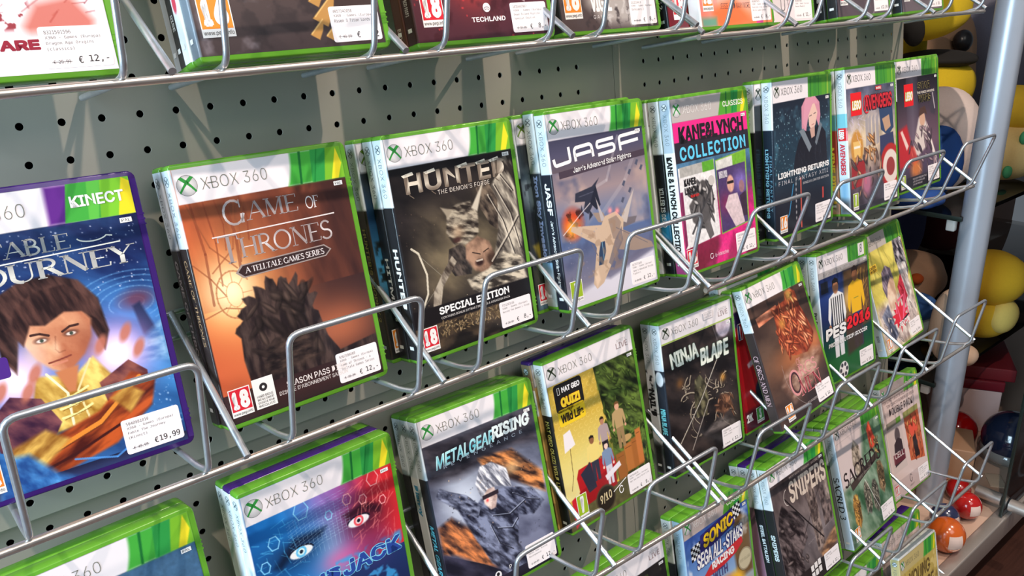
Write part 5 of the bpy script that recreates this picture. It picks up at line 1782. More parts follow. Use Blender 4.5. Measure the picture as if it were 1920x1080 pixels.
def wire_rack(label, x0, zb, yb, yt, h, slope=0.0, yaw=0.0, loops=4, start=0):
    o = (x0 - 32, 0.0, zb)
    root = empty('wire_rack', BOARD_M @ Matrix.Translation((o[0] * MM, 0, o[2] * MM)), label, 'wire rack', 'wire racks hung in rows on the pegboard')
    xa, xb = x0 - 33 + 160.7 * start, x0 - 31 + 643
    zz = lambda x: zb + slope * (x - x0)
    yy = lambda x, y: -(y + yaw * (x - x0))
    part('front_rod', mesh('front_rod', *tube(V3(o, [(xa, yy(xa, yb - 7), zz(xa) - 4.8), (xb, yy(xb, yb - 7), zz(xb) - 4.8)]), 2.7 * MM, 14), 60), M_ROD, root)
    for dz in (h + 2, h - 17):
        part('rear_rod', mesh('rear_rod', *tube(V3(o, [(xa, -4.2, zz(xa) + dz), (xb, -4.2, zz(xb) + dz)]), 2.0 * MM, 10), 60), M_WIRE, root)
    for k in range(start, loops):
        x = x0 + 160.7 * k
        z = zz(x) + 0.8
        path = [(x, -4.0, z - 9), (x, yy(x, yb - 24), z - 4.5), (x, yy(x, yb), z), (x, yy(x, yt), z + h), (x + 102, yy(x, yt), z + h), (x + 102, yy(x, yb), z), (x + 102, yy(x, yb - 24), z - 4.5), (x + 102, -4.0, z - 9)]
        part('bin_loop', mesh('bin_loop', *tube(V3(o, rounded(path, 9, 6)), 2.15 * MM, 10), 60), M_WIRE, root)
    for k in range(start, loops + 1):
        x = min(max(x0 - 32 + 160.7 * k, xa + 2.5), xb - 2.5)
        part('support_arm', mesh('support_arm', *tube(V3(o, [(x, -4.2, zz(x) + h + 2), (x, yy(x, yb - 3.0), zz(x) - 1.0)]), 2.5 * MM, 12), 60), M_WIRE, root)
    return root


wire_rack('zinc wire rack cropped by the upper picture edge, left length of the topmost row', -137.2, 22.4, 116, 136, 78, .009, .004)
wire_rack('zinc wire rack of the topmost row, right length ending above the yellow plush', 521, 20.8, 111, 138, 76, .002)
wire_rack('zinc wire rack holding the purple case and the orange-brown case, second row', -137.7, -223.7, 115, 138, 78.7, -.001, -.01)
wire_rack('zinc wire rack of the second row holding the pink and black case', 519.5, -231.2, 108.5, 140, 75.5, .004)
wire_rack('zinc wire rack of the third row holding the yellow family cover', -140.8, -459.5, 114.6, 133, 79, -.008, .019)
wire_rack('zinc wire rack of the third row holding the football cover', 525, -477, 116, 137, 75.5, .0)
wire_rack('zinc wire rack of the fourth row, left length with one loop in view', -140, -705, 138, 158, 78, start=2)
wire_rack('zinc wire rack of the fourth row holding the white two-picture pack', 523, -707, 138.5, 158, 78.5, .0)
wire_rack('zinc wire rack at the lowest edge holding the bagged yellow case', 523, -950, 150, 172, 78, start=2)

# ------------------------------------------------------------------ the cases in the racks
G1, G2, G3, G4, G5 = ['game cases in the %s wire rack row' % n for n in ('topmost', 'second', 'third', 'fourth', 'lowest')]


def spn(base, text, col, **kw):
    top = kw.pop('top', (214, 222, 228))
    paint = kw.pop('paint', None)
    return dict(spine=spine_art(base, top, 2.5, paint), sink=spine_ink(text, col, **kw))


EU = 'X360 - Games (Europa)'
# --- second row
case((2, 0), 'p', 'purple game case with a dark-haired figure in a yellow shirt', G2, art_sorcerer, 'kinect', title=ttl_sorcerer, rate=12, res=2.5,
     price=(['5040981010', EU, 'Fable The Journey', '(Kinect)'], '49.99', '19,99'), rate_kw=dict(u=4))
case((2, 1), 'g', 'green game case with an orange-brown cover and dark jagged mound', G2, art_throne, title=ttl_throne, rate=18, res=2.6,
     price=(['9362599269', EU, 'Game of Thrones - a', 'Telltale Games Series'], '39.99', '12,-'), **spn((44, 34, 34), 'GAME OF THRONES', (190, 150, 110), kind='serif', th=5, t0=62, t1=124))
stack((2, 1), 'g', 'dark-spined game case directly behind the orange-brown one', G2, 1, (40, 34, 36), 'GAME OF THRONES', (150, 140, 140), dx=-1.5)
case((2, 2), 'g', 'green game case with a near-black cover of armoured fighters', G2, art_hunters, title=ttl_hunters, rate=18, res=2.2, rate_kw=dict(u=5),
     price=(['7351361010', EU, "Hunted The Demon's Forge"], '29.99', '8,-'), **spn((34, 34, 38), 'HUNTED', (226, 222, 216), off=.05, th=7, t0=88, t1=140))
stack((2, 2), 'g', 'black-spined game case directly behind the armoured fighters case', G2, 1, (36, 36, 40), 'HITMAN', (226, 226, 226), dx=-1, t0=96, t1=150)
stack((2, 2), 'g', 'rearmost game case behind the armoured fighters, blue sky strip showing', G2, 2, (48, 40, 32), "HUNTER'S TROPHY 2", (190, 160, 90), dx=-9, front=art_forest, rate=16, t0=70)
case((2, 3), 'g', 'green game case with two jet planes over a grey sky', G2, art_jets, title=ttl_jets, rate=7, res=2.0, rate_kw=dict(u=4, v=157),
     price=(['6175771610', EU, "Jane's Advanced Strike", 'Fighters'], '29.99', '12,-'), **spn((36, 38, 48), 'JASF', (240, 240, 240), off=.05, th=7, t0=62, t1=92,
     extra=lambda k: k.text("Jane's Advanced Strike Fighters", 97, 3.6, 163, 8.4, (232, 232, 232), off=.01)))
stack((2, 3), 'g', 'dark-spined game case with blue blackletter directly behind the jets', G2, 1, (52, 60, 72), 'Iron Sky Invasion', (150, 170, 220), dx=-1, dz=2.5, off=.06, t0=57, t1=140, th=7,
      paint=lambda s: s.vgrad(140, 183, [(120, 170, 210), (190, 190, 190), (150, 160, 150)]))
stack((2, 3), 'g', 'rearmost game case behind the jets, grey machine strip showing', G2, 2, (30, 32, 36), 'INVERSION', (80, 170, 210), dx=-14, front=art_mech, rate=18, t0=70, t1=150, th=8)
case((2, 4), 'g', 'green game case with a pink-banded cover picturing two smaller cases', G2, art_collection, 'classics', (178, 172, 170), title=ttl_collection, rate=18, res=1.9, rate_kw=dict(u=2.6, v=158, w=17), ptxt=(236, 234, 230),
     price=(['1205756610', EU, 'Kane & Lynch Collection', '(classics)'], '29.99', '12,-'), **spn((238, 238, 240), 'KANE & LYNCH COLLECTION', (34, 34, 36), off=.05, th=7.5, t0=58, t1=164, top=(176, 190, 204),
     paint=lambda s: s.rect(-1, 166, 13, 184, (150, 60, 110))))
stack((2, 4), 'g', 'black-spined game case with grey handwriting behind the pink-banded one', G2, 1, (30, 32, 36), 'KILLER IS DEAD', (200, 206, 210), dx=-1, t0=90, t1=132, th=6,
      paint=lambda s: s.rect(-1, 118, 13, 146, (40, 130, 170), 1, 4))
stack((2, 4), 'g', 'pale-spined game case rearmost behind the pink-banded one', G2, 2, (210, 212, 214), None, dx=-4)
case((2, 5), 'g', 'green game case with a dark cover and pink-haired portrait', G2, art_warrior, 'new', title=ttl_warrior, rate=16, res=1.7, rate_kw=dict(u=9, v=158, w=16, h=21),
     price=(['6551156610', EU, 'Lightning Returns Final', 'Fantasy XIII'], '39.99', '18,99'), **spn((30, 40, 54), 'LIGHTNING RETURNS', (130, 190, 214), off=.04, th=4.4, t0=76, t1=158, centre=7.5,
     extra=lambda k: k.text('FINAL FANTASY', 84, 1.2, 150, 4.0, (120, 170, 196), space=1.2)))
stack((2, 5), 'g', 'black-spined game case behind the pink-haired portrait', G2, 1, (24, 24, 28), 'Le Tour de France', (226, 226, 226), dx=-16, off=.03, t0=70, t1=140, style='live')
case((2, 6), 'g', 'green game case with red title and toy-like hero shapes', G2, art_heroes, 'new', title=ttl_heroes, rate=7, res=1.6, rate_kw=dict(u=6, v=158, w=14, h=22),
     price=(['3251306610', EU, 'LEGO Marvel Avengers'], '29.99', '19,99'), **spn((206, 220, 232), 'AVENGERS', (200, 60, 74), off=.05, th=7, t0=92, t1=132,
     paint=lambda s: (s.rect(-1, 54, 13, 76, (120, 190, 206)), s.rect(1, 72, 12, 88, (214, 40, 46)), s.rect(-1, 140, 13, 184, (120, 170, 206), 1, 6), s.rect(-1, 166, 13, 184, (70, 60, 56), .8, 6)),
     extra=lambda k: k.text('LEGO', 74, 3, 86, 10, (246, 240, 230), off=.06)))
stack((2, 6), 'g', 'game case with red and yellow spine behind the toy-hero case', G2, 1, (150, 60, 50), 'MINE RIDER', (240, 200, 70), dx=-1, off=.06, t0=96, t1=170, th=7,
      paint=lambda s: (s.rect(-1, 54, 13, 74, (90, 150, 160)), s.rect(-1, 124, 13, 184, (150, 150, 120), 1, 8)))
case((2, 7), 'g', 'green game case last in the second row, dusky cover with red glow', G2, art_saga, 'new', title=ttl_saga, rate=7, res=1.6, rate_kw=dict(u=3, v=160, w=15, h=20),
     price=(['7741306610', EU, 'LEGO Star Wars The', 'Force Awakens'], '39.99', '24,-'), **spn((40, 34, 40), None, (0, 0, 0)))
stack((2, 7), 'g', 'game case hidden behind the dusky red-glow cover', G2, 1, (60, 56, 60), None)

# --- third row
case((3, 0), 'g', 'green game case with blue patterned wall and skin tones, lower corner', G3, art_bald, title=None, rate=None, res=1.6, **spn((60, 60, 70), None, (0, 0, 0)))
stack((3, 0), 'g', 'darker green game case behind the blue patterned one', G3, 1, (60, 60, 64), None)
case((3, 1), 'g', 'green game case with half blue, half red face close-up', G3, art_mind, title=ttl_mind, rate=None, res=2.4, **spn((222, 226, 232), None, (0, 0, 0), top=(224, 228, 234),
     paint=lambda s: s.rect(6, 60, 13, 120, (150, 170, 180), .7, 2)))
stack((3, 1), 'p', 'purple game case between the two-colour face and a green case', G3, 1, (224, 226, 232), None, top=(224, 228, 234), dx=0)
stack((3, 1), 'g', 'rearmost green game case behind the two-colour face', G3, 2, (214, 218, 222), None, top=(224, 228, 234), dx=0)
case((3, 2), 'g', 'green game case with a pale-haired runner amid fire sparks', G3, art_blade, title=ttl_blade, rate=None, res=2.2,
     price=(['1123306610', EU, 'Metal Gear Rising', 'Revengeance'], '39.99', '12,-'), **spn((32, 36, 46), 'METAL GEAR RISING', (90, 180, 200), off=.04, th=6.5, t0=98, t1=176, slant=.2))
stack((3, 2), 'g', 'white-spined game case with blue lettering behind the pale-haired runner', G3, 1, (232, 234, 236), 'Disney', (60, 150, 190), off=.05, t0=62, t1=92, th=8,
      paint=lambda s: s.rect(-1, 154, 13, 184, (200, 210, 220)), wcol=WHITE)
stack((3, 2), 'g', 'rearmost black-spined game case behind the pale-haired runner', G3, 2, (34, 34, 38), None)
case((3, 3), 'g', 'green game case with a family sofa half in jungle, yellow wall', G3, art_family, 'live', title=ttl_family, rate=7, res=1.9, rate_kw=dict(u=12, v=148, w=15, h=28),
     price=(['3493616610', EU, 'Nat Geo Quiz Wild Life'], '29.99', '8,-'), **spn((36, 34, 34), 'NAT GEO QUIZ! WILD LIFE', (236, 220, 130), off=.03, th=5.5, t0=60, t1=140))
stack((3, 3), 'p', 'purple game case behind the jungle sofa cover', G3, 1, (200, 160, 90), None, dx=-4, paint=lambda s: s.blot(12, 4, (120, 90, 50), .5, .7))
case((3, 4), 'g', 'green game case with moon and tangled branches on black', G3, art_night, 'liveline', title=ttl_night, rate=None, res=1.8,
     price=(['6583056610', EU, 'Ninja Blade'], '39.99', '12,-'), **spn((38, 44, 54), 'NINJA BLADE', (120, 210, 220), off=.05, th=7.5, t0=100, t1=132, paint=lambda s: (s.ell(6, 64, 6, 9, (226, 228, 232), 1, .1), s.rect(-1, 140, 13, 184, (20, 20, 24), .8, 8))))
stack((3, 4), 'g', 'white ink-spattered spine of the game case behind the moon cover', G3, 1, (226, 228, 230), "NAIL'D", (26, 26, 30), off=.06, t0=78, t1=112, th=9,
      paint=lambda s: (s.blot(7, 5, (30, 30, 34), .62, .9, (-3, 54, 15, 150), .05), s.rect(-1, 146, 13, 184, (26, 26, 30), 1, 4)))
case((3, 5), 'g', 'green game case tipped forward with a heap of clay-red figures', G3, art_orcs, title=ttl_orcs, rate=16, res=1.7, rate_kw=dict(u=17, v=158, w=16, h=21),
     price=(['6031056610', EU, 'Of Orcs And Men'], '29.99', '12,-'), **spn((58, 48, 48), 'OF ORCS AND MEN', (206, 170, 176), kind='serif', off=.03, th=7, t0=84, t1=150))
NBA_POSE = (-.10, -.03, 0.0, 636.0, 290.0, -23.0)
stack((3, 5), 'g', 'red-covered game case upright behind the tipped clay-red figures', G3, 0, (150, 20, 32), 'NBA 2K', (240, 240, 240), dx=0, front=art_court, title=ttl_court, rate=3, pose=NBA_POSE, t0=100, t1=130, rate_kw=dict(u=24, v=158))
stack((3, 5), 'g', 'rearmost green game case behind the red-covered one', G3, 1, (200, 206, 210), None, dx=-6, dz=7, pose=NBA_POSE)
case((3, 6), 'g', 'green game case with two footballers, one in stripes', G3, art_football, 'new', title=ttl_football, rate=None, res=1.6,
     price=(['6131056610', EU, 'PES 2016'], '39.99', '18,-'), **spn((206, 216, 226), 'Pro Evolution Soccer', (30, 34, 46), off=.03, th=4.5, t0=78, t1=140))
stack((3, 6), 'g', 'game case with white and black spine behind the footballers', G3, 1, (24, 24, 28), None, top=(200, 216, 226))
case((3, 7), 'g', 'green game case tipped forward with a manga cover and red burst', G3, art_comic, 'new', (196, 190, 186), title=ttl_comic, rate=16, res=1.6, rate_kw=dict(u=8, v=160, w=15, h=20),
     price=(['4131056610', EU, 'Akiba Beat'], '39.99', '24,-'), **spn((196, 212, 226), 'REVIVE', (120, 130, 150), t0=150, t1=160, th=4))

# --- fourth row
case((4, 3), 'g', 'green game case with plain white banner and black cover, bottom edge', G4, art_dark_live, 'live', title=None, rate=None, res=1.6, **spn((60, 62, 66), None, (0, 0, 0)))
stack((4, 3), 'g', 'green game case behind the black one with plain white banner', G4, 1, (90, 92, 96), None)
case((4, 4), 'g', 'green game case with a blue racing cover and chequered flags', G4, art_racing, 'classics', (186, 172, 168), title=ttl_racing, rate=None, res=1.7, ptxt=(240, 238, 236), **spn((150, 176, 200), None, (0, 0, 0), top=(160, 186, 206)))
stack((4, 4), 'g', 'game case with a white and black spine behind the blue racing cover', G4, 1, (30, 34, 40), None, top=(206, 214, 216), dx=-3)
case((4, 5), 'g', 'green game case with a grey cover of ruins and a crouching soldier', G4, art_snipers, title=ttl_snipers, rate=None, res=1.7,
     price=(['5131056610', EU, 'Snipers'], '29.99', '12,-'), **spn((36, 36, 40), 'SNIPERS', (200, 214, 216), off=.04, th=6.5, t0=88, t1=124))
stack((4, 5), 'g', 'black-spined game case directly behind the grey ruins cover', G4, 1, (32, 32, 36), 'STEEL BATTALION', (206, 216, 220), off=.04, t0=76, t1=128, dx=-1)
stack((4, 5), 'p', 'purple game case third in the stack behind the grey ruins cover', G4, 2, (150, 110, 130), None, dx=0, style='kinect')
stack((4, 5), 'g', 'rearmost green game case behind the grey ruins cover', G4, 3, (206, 210, 214), None, dx=0)
case((4, 6), 'g', 'green game case with a pale cover fading to green, armoured figures', G4, art_sacred, 'new', (206, 190, 188), title=ttl_sacred, rate=16, res=1.7, rate_kw=dict(u=9, v=156, w=15, h=20),
     price=(['5031056610', EU, 'Sacred 3'], '29.99', '8,-'), **spn((190, 208, 224), 'SACRED 3', (30, 30, 36), kind='serif', off=.04, th=9, t0=72, t1=136, top=(190, 208, 224)))
stack((4, 6), 'g', 'green game case directly behind the pale cover fading to green', G4, 1, (120, 122, 126), None)
stack((4, 6), 'g', 'rearmost green game case behind the pale cover fading to green', G4, 2, (90, 92, 96), None)
case((4, 7), 'g', 'white double-pack game case picturing two smaller cases, beside the post', G4, art_double, 'classics', (160, 148, 146), title=ttl_double, rate=18, res=1.7, rate_kw=dict(u=4, v=160, w=14, h=20), ptxt=(200, 190, 188),
     price=(['8131056610', EU, 'Tom Clancys Double', 'Pack (classics)'], '29.99', '12,-'), **spn((200, 196, 196), None, (0, 0, 0)))

# --- lowest row
Y_POSE = (-.10, -.035, .03, 765.0, 748.0, -92.0)
case((5, 7), 'g', 'green game case with white banner under the fourth-row rack, beside the bagged one', G5, plain((196, 176, 170), 4), 'std', (206, 190, 188), rate=None, res=1.2, pal=False, **spn((26, 28, 34), None, (0, 0, 0), top=(190, 206, 216)))
stack((5, 7), 'p', 'purple game case behind the white-bannered one in the lowest row', G5, 1, (80, 50, 70), None, style='kinect')
case((5, 7), 'g', 'green game case partly hidden under the ruins cover, lowest row', G5, plain((70, 66, 50), 5), 'std', rate=None, res=1.0, pal=False, pose=Y_POSE, **spn((120, 116, 110), None, (0, 0, 0)))
stack((5, 7), 'g', 'rear game case under the ruins cover, lowest row', G5, 1, (150, 146, 140), None, pose=Y_POSE)
YJ_POSE = (-.16, -.06, .11, 893.0, 752.0, -118.0)
yj = case((5, 7), 'w', 'tan game case in a loose clear bag at the bottom edge', G5, art_gold, 'std', (190, 176, 120), title=ttl_gold, rate=None, res=1.2, pal=False, pose=YJ_POSE, **spn((170, 150, 90), None, (0, 0, 0), top=(190, 180, 130)))

# --- topmost row
case((1, 0), 'g', 'green game case with a white cover splashed dark red', G1, art_red_ink, 'classics', title=ttl_red_ink, rate=None, res=2.4,
     price=(['8321591596', EU, 'Dragon Age Origins', '(classics)'], '29.99', '12,-'), **spn((226, 222, 226), None, (0, 0, 0)))
case((1, 1), 'g', 'green game case with a stormy grey cover and bony spikes', G1, art_dragon, title=None, rate=16, res=2.2, rate_kw=dict(u=3, v=146, w=21, h=26),
     price=(['4057242058', EU, 'Risen 3 Titan Lords'], '49.99', '12'), **spn((110, 122, 134), 'SILVER', (30, 34, 40), off=.03, t0=110, t1=146, th=8))
stack((1, 1), 'g', 'white-spined game case behind the stormy grey cover', G1, 1, (226, 230, 236), None, paint=lambda s: s.ell(6, 146, 4, 6, (200, 60, 80), 1, .2), dx=-1)
stack((1, 1), 'g', 'black-spined game case third behind the stormy grey cover', G1, 2, (44, 40, 42), 'RISE', (206, 206, 206), t0=150, t1=160)
stack((1, 1), 'g', 'grey-spined game case fourth behind the stormy grey cover', G1, 3, (176, 176, 178), None, dx=1)
case((1, 2), 'g', 'green game case with a dark red cover', G1, art_gore, title=ttl_gore, rate=18, res=2.2, rate_kw=dict(u=6, v=146, w=20, h=26),
     price=(['1035602907', EU, 'Dead Island Riptide', 'Special Edition'], '39.99', '8,-'), **spn((56, 34, 36), 'ECD 90172', (206, 196, 196), t0=150, t1=162, th=5))
stack((1, 2), 'g', 'brown-spined game case behind the dark red cover', G1, 1, (80, 48, 40), 'EAD', (206, 190, 180), t0=168, t1=176, dx=-1)
case((1, 3), 'g', 'green game case with a grey stone cover', G1, art_stone, title=ttl_stone, rate=16, res=1.9, rate_kw=dict(u=4, v=144, w=22, h=28),
     price=(['2522216610', EU, 'Darksiders 2'], '39.99', '8,-'), **spn((40, 38, 40), None, (0, 0, 0)))
stack((1, 3), 'g', 'black-spined game case behind the grey stone cover', G1, 1, (22, 22, 24), 'DEATH', (220, 220, 220), t0=130, t1=160, dx=-3)
case((1, 4), 'g', 'green game case with a salmon-pink cover listing names', G1, art_party, title=ttl_party, rate=12, res=1.8, rate_kw=dict(u=4, v=140, w=18, h=28),
     price=(['9020875925', EU, 'Everyone Sing (without', 'Micro) game Greece'], '29.99', '8,-'), **spn((226, 234, 242), 'GAMES', (150, 170, 190), off=0, t0=138, t1=150))
stack((1, 4), 'g', 'dark red game case peeping out behind the salmon-pink one', G1, 1, (26, 26, 30), 'LEGO 62', (200, 200, 200), dx=-34, front=lambda a: a.vgrad(24, 183, [(90, 20, 30), (110, 22, 34)]), rate=18, t0=130, t1=160, rate_kw=dict(u=8, v=146, w=20, h=26, foot=False))
case((1, 5), 'g', 'green game case with a plain white cover and grey letters', G1, art_white, title=ttl_white, rate=None, res=1.6,
     price=(['9020875925', EU, 'Beyond Nowhere'], '39.99', '12,-'), **spn((200, 214, 222), None, (0, 0, 0)))
case((1, 6), 'g', 'green game case with a dusky mauve cover, rated eighteen', G1, art_gun, title=None, rate=18, res=1.5, rate_kw=dict(u=6, v=140, w=18, h=30),
     price=(['9020875925', EU, 'Sniper Elite'], '39.99', '12,99'), **spn((36, 36, 42), None, (0, 0, 0)))
stack((1, 6), 'g', 'black-spined game case behind the dusky mauve cover', G1, 1, (32, 32, 36), '505 GAMES', (220, 220, 220), t0=150, t1=162, dx=-4)
stack((1, 6), 'g', 'pale-spined game case rearmost behind the dusky mauve cover', G1, 2, (190, 206, 214), None, dx=-2)
case((1, 7), 'g', 'green game case last in the topmost row, grey misty cover', G1, art_mist, title=None, rate=18, res=1.5, rate_kw=dict(u=5, v=142, w=18, h=28),
     price=(['9020875925', EU, 'Murdered Soul'], '39.99', '18,-'), **spn((40, 42, 50), None, (0, 0, 0)))
stack((1, 7), 'g', 'white-spined game case behind the grey misty cover', G1, 1, (200, 206, 212), None, dx=-3)


# ------------------------------------------------------------------ display cabinet beside the pegboard and what stands in it
M_POST = mat('silver_post', (176, 184, 196), 0.34, metal=0.35, noise=0.03, nscale=60)
M_ALU = mat('brushed_aluminium', (186, 176, 168), 0.36, metal=0.7, noise=0.05, nscale=120)
M_BASE = mat('beige_laminate', (190, 160, 140), 0.5, noise=0.05, nscale=12)
M_BLACK = mat('black_felt', (26, 24, 24), 0.9, noise=0.2, nscale=200)


def glass(name, tint, refl=0.10):
    m = bpy.data.materials.new(name)
    m.use_nodes = True
    n = m.node_tree
    n.nodes.clear()
    out = n.nodes.new('ShaderNodeOutputMaterial')
    t = n.nodes.new('ShaderNodeBsdfTransparent')
    t.inputs[0].default_value = (*tint, 1)
    g = n.nodes.new('ShaderNodeBsdfGlossy')
    g.inputs['Roughness'].default_value = 0.03
    fr = n.nodes.new('ShaderNodeFresnel')
    fr.inputs[0].default_value = 1.45
    mx = n.nodes.new('ShaderNodeMixShader')
    n.links.new(fr.outputs[0], mx.inputs[0])
    n.links.new(t.outputs[0], mx.inputs[1])
    n.links.new(g.outputs[0], mx.inputs[2])
    n.links.new(mx.outputs[0], out.inputs[0])
    return m


M_GLASS = glass('clear_glass', (.95, .97, .96))
M_SMOKE = glass('smoked_glass_shelf', (.62, .60, .56))
M_EDGE = mat('dark_glass_edge', (26, 38, 34), 0.25)
M_BAG = glass('clear_bag_film', (.94, .92, .84))


def cyl(r, z0, z1, n=28):
    return tube([(0, 0, z0), (0, 0, z1)], r, n)


def at(x, y, z, rz=0.0):
    return Matrix.Translation((x, y, z)) @ Matrix.Rotation(rz, 4, 'Z')


cab = empty('display_cabinet', at(1.29, -.19, FLOOR_Z), 'glass display cabinet with silver post beside the pegboard', 'display cabinet')
CO = np.array([1.29, -.19, FLOOR_Z])


def cpart(name, x0, y0, z0, x1, y1, z1, m, b=.002, label=None):
    me = rbox(x0 - CO[0], y0 - CO[1], z0 - CO[2], x1 - CO[0], y1 - CO[1], z1 - CO[2], b)
    return part(name, me, m, cab, label)


cpart('base', 1.118, -.167, -.940, 2.6, .45, -.902, M_BASE)
cpart('plinth', 1.14, .02, FLOOR_Z, 2.6, .45, -.941, M_BLACK)
cpart('front_rail', 1.118, -.192, -.946, 2.6, -.1675, -.898, M_ALU, .003, 'aluminium front rail')
po = part('post', mesh('post', *tube([(1.332 - CO[0], -.066 - CO[1], -.902 - CO[2]), (1.332 - CO[0], -.066 - CO[1], .60 - CO[2])], .0245, 36), 60), M_POST, cab, 'round silver post')
for zt in (-.318, -.640):
    cpart('glass_shelf', 1.307, -.052, zt - .008, 2.6, .44, zt, M_SMOKE, .001, 'smoked glass shelf')
    cpart('shelf_edge', 1.3052, -.052, zt - .008, 1.307, .44, zt + .0005, M_EDGE, .0004)
    cpart('shelf_clip', 1.312, -.040, zt - .030, 1.324, -.024, zt - .0085, M_CLEAR, .003)
cpart('back_panel', 1.12, .45, FLOOR_Z, 2.6, .47, .7, M_WALL)
cpart('glass_door', 1.374, -.186, -.896, 2.5, -.180, .60, M_GLASS, .001, 'clear glass door')
cpart('door_edge', 1.370, -.186, -.896, 1.374, -.180, .60, M_EDGE, .0005, 'dark edge of the glass door')
for (x, y, z) in ((1.395, -.212, -.878), (1.40, -.150, -.878)):
    c = part('door_clamp', mesh('door_clamp', *tube([(x - CO[0], y - CO[1] + .024, z - CO[2]), (x - CO[0], y - CO[1] - .022, z - CO[2])], .012, 24), 50), M_ALU, cab, 'round aluminium clamp')

GP = 'plush toys in the glass cabinet'
GB = 'capsule balls on the cabinet base'


def plush(name, label, x, y, z, rx, ry, rz, rgb, seed=1, power=2.0, lump=.03, rot_=0.0, group=GP, cat='plush toy', flat=0.0):
    root = empty(name, at(x, y, z, rot_), label, cat, group)
    m = mat('plush_%d_%d_%d' % rgb, rgb, 0.9, noise=.07, nscale=260, bump=.25)
    part('body', blob(rx, ry, rz, seed, lump, 22, power, flat), m, root)
    return root


def bump_on(root, name, x, y, z, rx, ry, rz, rgb, seed=2, label=None, rough=.9):
    m = mat('%s_%d_%d_%d' % ((name,) + rgb), rgb, rough, noise=.06, nscale=200)
    o = part(name, blob(rx, ry, rz, seed, .01, 14), m, root, label)
    o.location = (x, y, z)
    return o


SH = -.318
w = plush('plush_cushion', 'big white egg-shaped plush with blue side panel', 1.462, .075, SH, .090, .075, .098, (226, 208, 200), 3, 2.2)
bump_on(w, 'side_panel', -.066, -.014, .002, .036, .066, .074, (34, 78, 150), label='blue side panel')
bl = plush('plush_cushion', 'flat blue plush pad lying beside the white egg-shaped one', 1.322, .03, SH, .046, .038, .018, (40, 84, 160), 5, 2.4, .06)
y1 = plush('plush_cushion', 'yellow bowl-like plush with black felt opening', 1.592, .165, SH + .128, .100, .085, .058, (214, 184, 28), 7, 2.2, .02)
bump_on(y1, 'felt_opening', .004, -.010, .094, .086, .074, .018, (28, 26, 24), label='black felt opening')
part('foot', mesh('foot', *tube([(.03, .03, -.118), (.03, .03, .012)], .03, 20), 50), MATS['plush_214_184_28'], y1)
y2 = plush('plush_cushion', 'upper yellow plush tilted over the bowl-like yellow one', 1.540, .165, SH + .286, .098, .080, .046, (218, 188, 30), 9, 2.4, .02)
bump_on(y2, 'felt_wedge', -.098, -.030, .012, .016, .020, .030, (28, 26, 24), label='black felt wedge')
bump_on(y2, 'felt_patch', .078, -.030, .060, .018, .026, .016, (30, 28, 26), label='black felt patch')
y2.matrix_world = y2.matrix_world @ Matrix.Rotation(math.radians(-14), 4, 'Y')
part('neck', mesh('neck', *tube([(.07, .06, -.16), (.03, .03, .02)], .026, 18), 50), MATS['plush_218_188_30'], y2)
tp = plush('plush_cushion', 'tall taupe plush behind the yellow ones with black button', 1.88, .30, SH, .135, .10, .17, (150, 118, 92), 31, 2.2)
bump_on(tp, 'button', -.060, -.098, .236, .024, .020, .025, (28, 28, 32), 4, 'black button', .3)
cr = plush('plush_cushion', 'cream egg-shaped plush with green spots', 1.66, .02, SH, .075, .07, .060, (226, 196, 130), 6, 2.1)
for q in ((-.060, -.030, .016), (-.050, -.046, .084), (.02, -.066, .05)):
    bump_on(cr, 'green_spot', *q, .013, .008, .013, (70, 160, 110), label='green spot')
bump_on(cr, 'head', .0, -.005, .102, .056, .052, .044, (226, 186, 48), 8, 'yellow head')
sm = plush('plush_cushion', 'small orange-yellow plush with green ribbon behind the post', 1.70, .155, SH, .05, .045, .080, (214, 166, 62), 12)
part('ribbon', mesh('ribbon', *tube([(-.052, -.045, .17), (-.045, -.052, .12), (-.03, -.055, .07), (.0, -.06, .05)], .005, 8), 50), mat('green_ribbon', (140, 160, 100), .7), sm, 'green ribbon')
gy = plush('plush_cushion', 'grey-blue plush at the cabinet back beyond the cream one', 2.20, .30, SH, .15, .10, .17, (110, 108, 122), 33, 2.3)
S2 = -.640
pk = plush('plush_cushion', 'yellow round-headed plush sitting beyond the post', 1.60, -.015, S2, .062, .056, .050, (220, 178, 40), 14, 2.1)
bump_on(pk, 'head', .0, .0, .076, .075, .068, .056, (220, 176, 36), 15)
bump_on(pk, 'chest', -.008, -.038, .022, .044, .026, .036, (232, 206, 110), 16, 'pale yellow chest')
cf = plush('plush_cushion', 'cream bolster plush standing on end just behind the post', 1.428, -.015, S2, .036, .034, .072, (214, 184, 158), 17, 2.4)
bump_on(cf, 'foot', .012, -.034, -.004, .028, .022, .020, (214, 184, 158), 18)
pe = plush('plush_cushion', 'blue and white rounded plush beneath the upper shelf', 1.468, .085, S2, .056, .05, .050, (186, 202, 210), 19)
bump_on(pe, 'blue_cap', -.010, -.016, .054, .048, .044, .028, (52, 96, 160), 20, 'blue cap')
bump_on(pe, 'yellow_foot', .020, -.046, .004, .026, .022, .024, (222, 176, 50), 21, 'yellow foot')
pc = plush('plush_cushion', 'large peach plush lying behind the blue and white one', 1.66, .175, S2, .095, .07, .065, (206, 166, 140), 22, 2.2)
bump_on(pc, 'orange_patch', -.070, -.046, .082, .018, .014, .012, (214, 96, 40), 23, 'orange patch')
nv = plush('plush_cushion', 'dark navy plush leaning at the cabinet back', 1.84, .33, S2, .15, .07, .14, (44, 46, 84), 24, 2.4)
br_ = plush('plush_cushion', 'brown and white plush near the pegboard edge with green leaf', 1.50, .19, S2, .046, .04, .118, (150, 104, 72), 25)
bump_on(br_, 'leaf', .034, -.026, .190, .010, .010, .022, (46, 120, 84), 26, 'green leaf')
